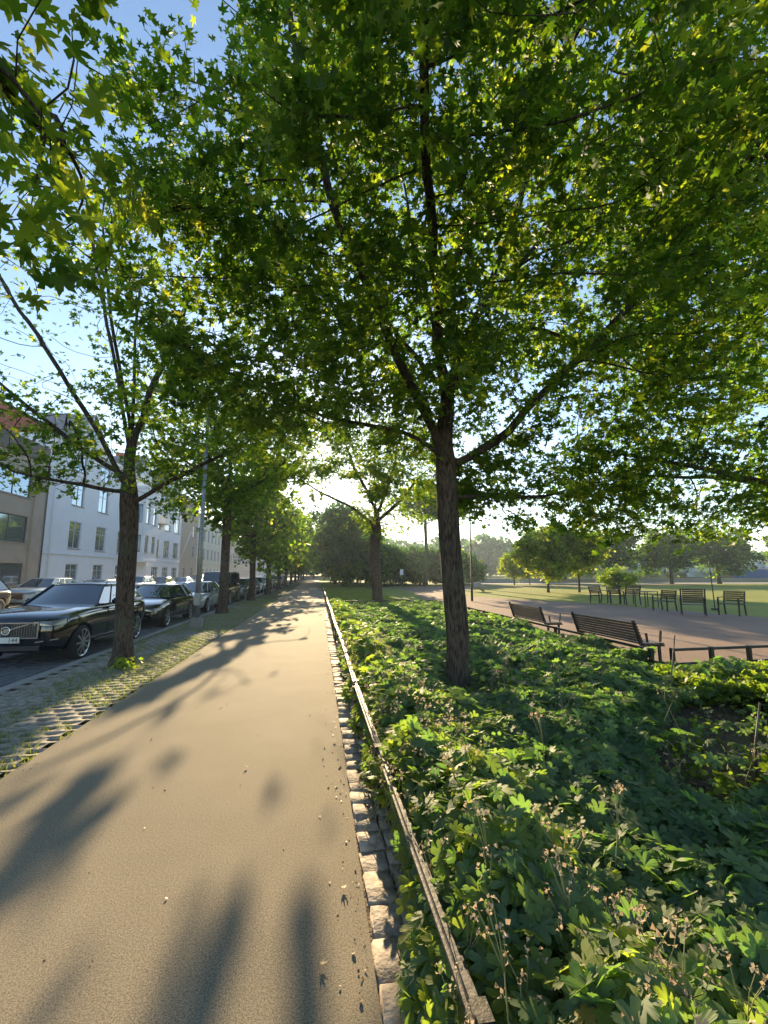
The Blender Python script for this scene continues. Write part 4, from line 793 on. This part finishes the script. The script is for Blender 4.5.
bench((6.0, 12.3, -.02), 'dark slatted bench seen from behind, the farther and smaller of the two', R(-1))
def chair(loc, label, rz, w=.62, s=1.12, lounge=False):
    t = empty('garden_chair', loc, rz); t.scale = (s, s, s); tag(t, label, 'chair', 'garden chairs on the gravel'); h = w / 2; dz = .40 if not lounge else .36
    se = MB()
    for k in range(6): se.box(-h + .04, h - .04, -.24 + k * .085, -.24 + k * .085 + .07, dz, dz + .022)
    se.build('seat', M['dark_wood'], t); b = MB()
    for k in range(5 if not lounge else 7):
        z = dz + .12 + k * .075; b.bar((-h + .04, .27 + (z - dz) * (.28 if not lounge else .5), z), (h - .04, .27 + (z - dz) * (.28 if not lounge else .5), z), .02, .06)
    b.build('backrest', M['dark_wood'], t); zt = dz + .45 if not lounge else dz + .6; kk = .28 if not lounge else .5
    for sx in (-h, h):
        MB().bar((sx, -.26, 0), (sx, -.24, .62), .045, .045).build('leg', M['iron'], t); MB().bar((sx, .34, 0), (sx, .27, dz), .045, .045).bar((sx, .27, dz), (sx, .27 + (zt - dz) * kk, zt), .045, .045).build('leg', M['iron'], t)
        MB().bar((sx, -.27, .635), (sx, .36, .635), .045, .025).build('armrest', M['dark_wood'], t)
        MB().bar((sx, -.25, dz - .01), (sx, .27, dz - .01), .025, .03).build('seat_rail', M['iron'], t)
    return t
chair((16.5, 24.2, 0), 'dark garden chair farthest left of the group on the gravel', R(15), w=.8)
chair((16.9, 23.4, 0), 'lower dark garden chair second from the left', R(-20))
chair((17.45, 23.0, 0), 'upright dark garden chair third from the left', R(170), s=1.25)
chair((16.1, 18.9, 0), 'dark garden chair turned sideways in the middle of the group', R(-75), s=1.1)
chair((15.75, 16.9, 0), 'reclined dark garden chair with tall slatted back', R(140), w=.72, s=1.15, lounge=True)
chair((17.2, 16.5, 0), 'single garden chair with arms at the right beside the thin pole', R(-65), s=1.15)
t = empty('garden_table', (16.9, 21.0, 0)); tag(t, 'small dark square table between the third and the sideways chair', 'table')
tb = MB()
for k in range(7): tb.box(-.4, .4, -.4 + k * .115, -.4 + k * .115 + .1, .78, .81)
tb.build('tabletop', M['dark_wood'], t)
for sx in (-.36, .36):
    for sy in (-.36, .36): MB().bar((sx, sy, 0), (sx, sy, .775), .035).build('leg', M['iron'], t)
t = empty('thin_pole', (18.9, 19.0, 0)); tag(t, 'thin dark pole standing on the gravel behind the right garden chair', 'pole')
MB().tube([(0, 0, 0), (-.03, 0, 1.0), (-.08, 0, 2.35)], .022).build('shaft', M['iron'], t); MB().tube([(0, 0, 0), (0, 0, .08)], .16, 16).build('foot_plate', M['iron'], t)

# ================================================================== LAMPS
t = empty('street_lamp', (-3.9, 15.5, 0)); tag(t, 'grey steel street lamp on a dark square foot in the paved verge', 'street lamp')
MB().tube([(0, 0, .3), (0, 0, 3.2), (0, 0, 3.25), (0, 0, 7.6)], [.085, .085, .062, .05], 16).build('pole', M['zinc'], t)
MB().box(-.17, .17, -.17, .17, -.04, .30).bevel(.02).build('base', M['granite'], t)
MB().box(-.09, -.083 + .17, -.093, -.086, .7, 1.1).build('hatch', M['zinc'], t)
MB().tube([(0, 0, 7.55), (-.6, 0, 7.95), (-1.4, 0, 8.05)], .03).build('arm', M['zinc'], t); MB().box(-2.0, -1.35, -.12, .12, 7.98, 8.1).bevel(.03).build('lamp_head', M['zinc'], t)
t = empty('park_lamp', (9.64, 27.1, 0)); tag(t, 'slim dark park lamp on the gravel edge right of the main trunk', 'street lamp')
MB().tube([(0, 0, 0), (0, 0, 1.0), (0, 0, 1.02), (0, 0, 6.6)], [.075, .075, .05, .04], 12).build('pole', M['iron'], t); MB().tube([(0, 0, 6.6), (0, 0, 6.75), (0, 0, 6.8), (0, 0, 6.95)], [.05, .26, .3, .08], 16).build('lamp_head', M['iron'], t)
t = empty('road_sign', (10.6, 56, 0)); tag(t, 'small white sign on thin post at the far edge of the lawn', 'sign'); MB().tube([(0, 0, 0), (0, 0, 2.3)], .035).build('post', M['zinc'], t); MB().box(-.22, .22, -.05, -.03, 1.5, 2.2).build('sign_plate', M['white'], t)

# ================================================================== HARBOUR BEHIND THE PARK
t = MB(); t.box(20, 150, 76.5, 77, -.1, .75); tag(t.build('low_wall', M['concrete']), 'low pale concrete wall along the park road before the boats', 'wall')
def boat(loc, label, L, rz, sail=False):
    t = empty('boat', loc, rz); tag(t, label, 'boat', 'boats laid up behind the park road')
    b = bmesh.new(); rings = []
    for u in (0, .15, .4, .7, .9, 1.0):
        w = L * .16 * (1 - max(0, (u - .45) / .55) ** 2 * .98); x = (u - .5) * L; zt = L * .15 + u * L * .04
        rings.append([b.verts.new(p) for p in ((x, -w, zt), (x, -w * .85, zt * .5), (x, 0, .05 + .1 * (u > .85)), (x, w * .85, zt * .5), (x, w, zt))])
    for a, c in zip(rings, rings[1:]):
        for k in range(4): b.faces.new((a[k], a[k + 1], c[k + 1], c[k]))
        b.faces.new((a[4], a[0], c[0], c[4]))
    b.faces.new(rings[0]); b.faces.new(rings[-1][::-1]); me = bpy.data.meshes.new('hull'); b.to_mesh(me); b.free(); link('hull', me, t, ['white'])
    MB().box(-L * .22, L * .16, -L * .09, L * .09, L * .16, L * .27).bevel(.12).build('cabin', M['white'], t); MB().box(-L * .15, L * .165, -L * .092, L * .092, L * .2, L * .245).build('window', M['carglass'], t)
    if sail: MB().tube([(L * .05, 0, L * .2), (L * .05, 0, L * 1.25)], .07, 6).build('mast', M['zinc'], t)
q = random.Random(2)
what = ['white motor boat', 'white cabin boat', 'white sailing boat with bare mast', 'long white yacht']
where = ['leftmost behind the low wall', 'second from the left behind the wall', 'third along the low wall', 'fourth along the low wall', 'fifth along the low wall, mid row', 'sixth along the wall left of the open gap', 'seventh along the wall under the leaves', 'eighth along the wall', 'ninth along the wall near the blue container', 'tenth along the wall near the picture edge', 'eleventh along the wall', 'last before the right picture edge']
for i in range(12): boat((52 + i * 5.4, 92 + q.uniform(-5, 5), .7), f'{what[i % 4]}, {where[i]}', q.uniform(13, 18), R(q.uniform(-40, 40) + (180 if i % 2 else 0)), sail=i % 4 == 2)
for i, (xx, yy, m_, lab) in enumerate([(89, 80, 'bluepaint', 'blue shipping container behind the road at the right edge'), (95, 82, 'redpaint', 'red shipping container next to the blue one')]):
    t = empty('shipping_container', (xx, yy, 0)); tag(t, lab, 'container'); b = MB(); b.box(-3, 3, -1.2, 1.2, 0, 2.5)
    for k in range(24): b.box(-2.9 + k * .245, -2.9 + k * .245 + .12, -1.23, -1.203, .15, 2.35)
    b.build('container_body', M[m_], t); MB().box(3.003, 3.05, -1.1, -.02, .1, 2.4).build('door', M[m_], t); MB().box(3.003, 3.05, .02, 1.1, .1, 2.4).build('door', M[m_], t)
t = MB(); t.tube([(-.45, 0, .45), (-.3, 0, .75), (0, 0, .8), (.4, 0, .6), (.55, 0, .25)], [.16, .3, .34, .3, .12], 10)
o = t.build('boulder', M['granite'], smooth=True); o.location = (15.4, 41.5, -.25); tag(o, 'grey boulder lying on the sunny lawn left of the bushy tree', 'rock')

# ================================================================== PLANTS OF THE BED
def bedh(x, y):
    h = .30 + .26 * (vnoise(x * 1.3, y * 1.3, 21) - .3) + .16 * (vnoise(x * 3.1 + 3, y * 3.1, 22) - .5)
    return np.maximum(h, .08)
def baremask(x, y):
    u = (x - 4.1) * .78 + (y - 4.15) * .62; v = -(x - 4.1) * .62 + (y - 4.15) * .78
    return ((u / 1.75) ** 2 + (v / .55) ** 2) < (.75 + .6 * vnoise(x * 3, y * 3, 33))
def bed_points(n, x0, x1, y0, y1):
    x = RNG.uniform(x0, x1, n); y = RNG.uniform(y0, y1, n); return x, y
zones = [('near', 46000, .36, 5.0, .75, 5.2, .068, GER), ('mid', 30000, .36, 10.5, 5.2, 9.5, .072, GER_LO), ('far', 24000, .55, 5.75, 9.5, 21, .085, GER_LO), ('right', 18000, 5.0, 12.5, -.5, 7.2, .09, GER_LO)]
Pn = []; 
big = {'hi': [[], [], [], []], 'lo': [[], [], [], []]}
for (nm, n, x0, x1, y0, y1, sz, tmpl) in zones:
    x, y = bed_points(n, x0, x1, y0, y1)
    ok = ((y < 7.0) | (x < 5.75)) & ~(baremask(x, y) & (RNG.random(n) > .018))
    # little fringe over the inner stones
    ok &= (x > .36 + .24 * vnoise(y * 2.2, y * 0 + 2, 8) + .03 * RNG.normal(0, 1, n))
    lime = (x > 4.6) & (y > 4.4) & (y < 7.0)
    ok &= ~(lime & (RNG.random(n) < .5))
    x, y = x[ok], y[ok]; tr_ = 1 - .72 * np.exp(-(((x - 2.0) / .42) ** 2 + ((y - 5.75) / .6) ** 2)); eb = .35 + .65 * np.clip(vnoise(x * 1.1, y * 1.1, 34) * 1.6 - .2, 0, 1); h = bedh(x, y) * np.where(baremask((x - 4.1) * .72 + 4.1, (y - 4.15) * .72 + 4.15), eb, 1) * np.clip((x - .28) * 3, .35, 1) + .20 * np.exp(-((x - .85) / .33) ** 2) * (.4 + 1.2 * vnoise(x * 2, y * 1.5, 90)) - .22 * ((y > 6.1) & (y < 7.05) & (x > 4.9)); h = np.maximum(h * tr_, .06); lay = RNG.random(len(x)) ** .55
    z = h * (.25 + .8 * lay) + .02
    P = np.stack([x, y, z], 1); e = .12; gx = (bedh(x + e, y) - bedh(x - e, y)) / (2 * e); gy = (bedh(x, y + e) - bedh(x, y - e)) / (2 * e)
    N_ = np.stack([-gx * 1.2, -gy * 1.2, np.ones(len(x))], 1) + RNG.normal(0, .38, (len(x), 3))
    r_ = np.clip(RNG.normal(.38, .17, len(x)) + .5 * np.clip(1.7 - x, 0, .7) * (RNG.random(len(x)) < .7) + .25 * (vnoise(x * .7, y * .7, 40) - .5), 0, .97); r_ = np.minimum(r_, .90); r_[RNG.random(len(x)) < .004] = 1  # leaves towards the rail coloured yellower: sunlight painted into the leaf colour
    s_ = sz * (.55 + .7 * RNG.random(len(x))); k = 'hi' if tmpl is GER else 'lo'
    for a, v in zip(big[k], (P, N_, s_, r_)): a.append(v)
cover = empty('ground_cover'); tag(cover, 'dense knee-high geranium leaves filling the bed right of the rail', 'plants', kind='stuff')
for k, tm in (('hi', GER), ('lo', GER_LO)):
    P, N_, s_, r_ = [np.concatenate(a) for a in big[k]]
    scatter_leaves('leaves', P, N_, s_, tm, r_, cover, M['geranium'], cups=((.25, .05), (.4, .15), (.1, .25), (.55, .0)), kind='stuff')
    if k == 'hi':
        idx = RNG.choice(len(P), 5000, replace=False); A = P[idx].copy(); A[:, 2] = 0; A[:, :2] += RNG.normal(0, .07, (len(idx), 2)); B = P[idx]; w = .0028
        V = np.stack([A + [w, 0, 0], A - [w, 0, 0], B - [w, 0, 0], B + [w, 0, 0], A + [0, w, 0], A - [0, w, 0], B - [0, w, 0], B + [0, w, 0]], 1).reshape(-1, 3)
        F = (np.array([(0, 1, 2, 3), (4, 5, 6, 7)])[None] + (np.arange(len(idx)) * 8)[:, None, None]).reshape(-1, 4)
        o = link('leaf_stalks', tri_mesh('leaf_stalks', V, F), cover, ['stalk']); o['kind'] = 'stuff'
# lime green plants in the sun
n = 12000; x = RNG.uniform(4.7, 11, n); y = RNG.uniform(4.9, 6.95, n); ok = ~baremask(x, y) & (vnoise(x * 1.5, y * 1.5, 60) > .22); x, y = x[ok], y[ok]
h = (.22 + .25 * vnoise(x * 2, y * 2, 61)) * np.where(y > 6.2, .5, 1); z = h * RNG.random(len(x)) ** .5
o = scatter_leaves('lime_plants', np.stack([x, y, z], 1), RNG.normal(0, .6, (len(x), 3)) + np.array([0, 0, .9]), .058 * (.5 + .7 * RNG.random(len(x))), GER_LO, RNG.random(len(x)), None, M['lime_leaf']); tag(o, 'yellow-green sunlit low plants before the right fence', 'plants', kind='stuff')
# dry seed stalks
def seed_stalk(seed, hgt):
    q = random.Random(seed); s = MB(); tips = []; lean = (q.uniform(-.12, .12), q.uniform(-.12, .12))
    top = (lean[0], lean[1], hgt * .72); s.tube([(0, 0, 0), (lean[0] * .4, lean[1] * .4, hgt * .4), top], [.003, .0026, .002], 5)
    for k in range(q.randint(3, 5)):
        a = q.uniform(0, 6.28); r = q.uniform(.03, .09); e = (top[0] + r * math.cos(a), top[1] + r * math.sin(a), hgt * q.uniform(.82, 1.02)); s.tube([top, ((top[0] + e[0]) / 2 + .01, (top[1] + e[1]) / 2, (top[2] + e[2]) / 2 - .004), e], [.0018, .0015, .0012], 4); tips.append(e)
    t = empty('seed_stalk'); tag(t, 'thin dry geranium stalk with pale pinkish seed heads', 'flower stalk', 'dry seed stalks in the bed')
    s.build('stalk', M['stalk'], t); P = []
    for e in tips:
        for k in range(7): P.append((e[0] + q.gauss(0, .013), e[1] + q.gauss(0, .013), e[2] + q.gauss(0, .012)))
    P = np.array(P); scatter_leaves('seed_heads', P, RNG.normal(0, 1, (len(P), 3)), 0.0115 * (.6 + .7 * RNG.random(len(P))), [(-90, .5), (0, .6), (90, 1), (180, .6)], RNG.random(len(P)), t, M['seed'], cups=((.4, .6),))
    return t
protos = [seed_stalk(k, .55 + .06 * k) for k in range(4)]
spots = []
q = random.Random(9)
for k in range(150):
    if k < 115: x = q.uniform(.5, 1.3); y = .95 + 7 * q.random() ** 1.3
    else: x = q.uniform(1.3, 5.0); y = q.uniform(1.6, 6.5)
    spots.append((x, y))
for i, (x, y) in enumerate(spots):
    p = protos[i % 4]; c = p if i < 4 else p.copy()
    if i >= 4:
        C.objects.link(c)
        for ch in list(p.children): d = ch.copy(); C.objects.link(d); d.parent = c
    sc = q.uniform(.75, 1.15); c.location = (x, y, 0); c.scale = (sc, sc, sc); c.rotation_euler = (0, 0, q.uniform(0, 6.28))
for (x, y, l, lab) in ((4.35, 5.15, .95, 'bare pale stake leaning on the dark soil patch, the farther one'), (3.7, 3.5, .6, 'bare pale stake leaning on the dark soil patch, the nearer one')):
    o = MB().tube([(0, 0, -.03), (.1, .05, l * .5), (.24, .1, l)], [.011, .009, .007], 6).build('wooden_stake', M['wood']); o.location = (x, y, 0); tag(o, lab, 'stake')
# grass: verge tufts, weeds at the setts
def blades(name, P, hgt, lab, m='blade', wid=.004):
    n = len(P); a = RNG.random(n) * 2 * np.pi; h = hgt * (.5 + .8 * RNG.random(n)); ln = RNG.normal(0, .45, (n, 2)) * h[:, None]; t = np.stack([np.cos(a), np.sin(a), np.zeros(n)], 1) * wid
    tip = P + np.column_stack([ln, h]); mid = P + np.column_stack([ln * .35, h * .6])
    V = np.stack([P - t, P + t, mid + t * .8, tip, mid - t * .8], 1).reshape(-1, 3); F = (np.array([(0, 1, 2), (0, 2, 4), (4, 2, 3)])[None] + (np.arange(n) * 5)[:, None, None]).reshape(-1, 3)
    o = link(name, tri_mesh(name, V, F, np.repeat(RNG.random(n), 5)), None, [m]); tag(o, lab, 'grass', kind='stuff'); return o
n = 42000; x = RNG.uniform(-4.6, -2.62, n); y = 2 + 30 * RNG.random(n) ** 1.2; nn = .12 * (x > -3.7) * (y > 7) + vnoise(x * 2.2, y * 1.3, 71) + .9 * np.exp(-((x + 3.35) ** 2 / .5 + (y - 8.9) ** 2 / 2.2)) + .22 * (y > 14)
ok = nn > .60; P = np.stack([x[ok], y[ok], np.full(ok.sum(), -.04)], 1); blades('grass', P, .075, 'short grass and weeds growing in the holes of the grid pavers')
n = 2600; y = .9 + 30 * RNG.random(n) ** 1.5; x = np.where(RNG.random(n) < .5, RNG.normal(.465, .012, n), RNG.normal(.62, .03, n)); ok = vnoise(y * 3, x * 3, 77) > .5
blades('weeds', np.stack([x[ok], y[ok], np.full(ok.sum(), -.03)], 1), .05, 'thin weeds in the joints of the stone edging', wid=.0035)
n = 40000; x = RNG.uniform(.7, 12, n); y = 21.3 + 32 * RNG.random(n) ** 1.3; ok = (x < 5.4) | (y > 60); blades('lawn_grass', np.stack([x[ok], y[ok], np.full(ok.sum(), -.04)], 1), .09, 'mown green lawn grass beyond the bed end', wid=.012)
n = 1400; x = RNG.uniform(2.3, 6.2, n); y = RNG.uniform(2.4, 6.2, n); ok = baremask(x, y); P = np.stack([x[ok], y[ok], RNG.uniform(-.012, .02, ok.sum())], 1)
o = scatter_leaves('leaf_litter', P, RNG.normal(0, .4, (len(P), 3)) + np.array([0, 0, 1]), .03 * (.4 + .9 * RNG.random(len(P))), SIMPLE, RNG.random(len(P)), None, M['litter']); tag(o, 'dry leaf litter on the bare dark soil patch', 'litter', kind='stuff')
n = 420; x = RNG.uniform(2.6, 6.0, n); y = RNG.uniform(2.6, 6.0, n); ok = baremask(x, y) & (vnoise(x * 2.5, y * 2.5, 91) > .52); x = x[ok]; y = y[ok]; src = np.repeat(np.arange(len(x)), 14)
P = np.stack([x[src] + RNG.normal(0, .07, len(src)), y[src] + RNG.normal(0, .07, len(src)), RNG.uniform(.01, .2, len(src))], 1)
o = scatter_leaves('seedlings', P, RNG.normal(0, .6, (len(P), 3)) + np.array([0, 0, 1]), .035 * (.6 + .7 * RNG.random(len(P))), SIMPLE, RNG.random(len(P)), None, M['lime_leaf']); tag(o, 'scattered pale green seedlings on the bare soil patch', 'plants', kind='stuff')
# bright sprout at the foot of the verge tree
n = 90; P = np.column_stack([RNG.normal(-3.45, .12, n), RNG.normal(9.0, .1, n), RNG.uniform(.02, .2, n)]); o = scatter_leaves('sprout', P, RNG.normal(0, .7, (n, 3)) + np.array([0, 0, 1]), np.full(n, .045), SIMPLE, RNG.random(n), None, M['lime_leaf']); tag(o, 'bright green sprout at the foot of the slim street maple', 'plant')
n = 420; a = RNG.random(n); x = np.where(a < .6, .27 - np.abs(RNG.normal(0, .09, n)), np.where(a < .8, -2.6 + np.abs(RNG.normal(0, .12, n)), RNG.uniform(-2.5, .2, n))); y = 1.0 + 16 * RNG.random(n) ** 1.4
o = scatter_leaves('path_litter', np.stack([x, y, np.full(n, .006)], 1), RNG.normal(0, .35, (n, 3)) + np.array([0, 0, 1]), .009 * (.4 + 1.2 * RNG.random(n)), SIMPLE, RNG.random(n), None, M['litter']); tag(o, 'tiny dry leaf scraps and twigs scattered along the path edges', 'litter', kind='stuff')
# fallen leaves on the path
fallen = [(.17, 2.72, 'pale curled fallen leaf on the path near the edging'), (.05, 2.25, 'small dry fallen leaf nearest on the path'), (-.6, 4.4, 'tiny brown fallen leaf in mid path'), (.2, 4.9, 'brown fallen leaf close to the stone edging further on')]
for i, (x, y, lab) in enumerate(fallen): o = scatter_leaves('fallen_leaf', np.array([(x, y, .012)]), np.array([(.2, .3, 1.)]), np.array([.028]), MAPLE, np.array([.6]), None, M['seed'], cups=((-.5, .2),)); tag(o, lab, 'leaf', 'fallen leaves on the path')

# ================================================================== HAZE
b = MB().box(-60, 420, -25, 460, -1.3, 26); hz = b.build('haze', []) if False else b.build('haze', M['white']); tag(hz, 'pale air haze', 'haze', kind='stuff'); hz.data.materials.clear()
hm = bpy.data.materials.new('haze'); hm.use_nodes = True; hn = hm.node_tree.nodes; hn.remove(hn['Principled BSDF']); pv = hn.new('ShaderNodeVolumePrincipled'); pv.inputs['Density'].default_value = .00065; pv.inputs['Color'].default_value = (.72, .86, 1, 1); pv.inputs['Anisotropy'].default_value = .35
hm.node_tree.links.new(pv.outputs[0], hn['Material Output'].inputs['Volume']); hz.data.materials.append(hm)
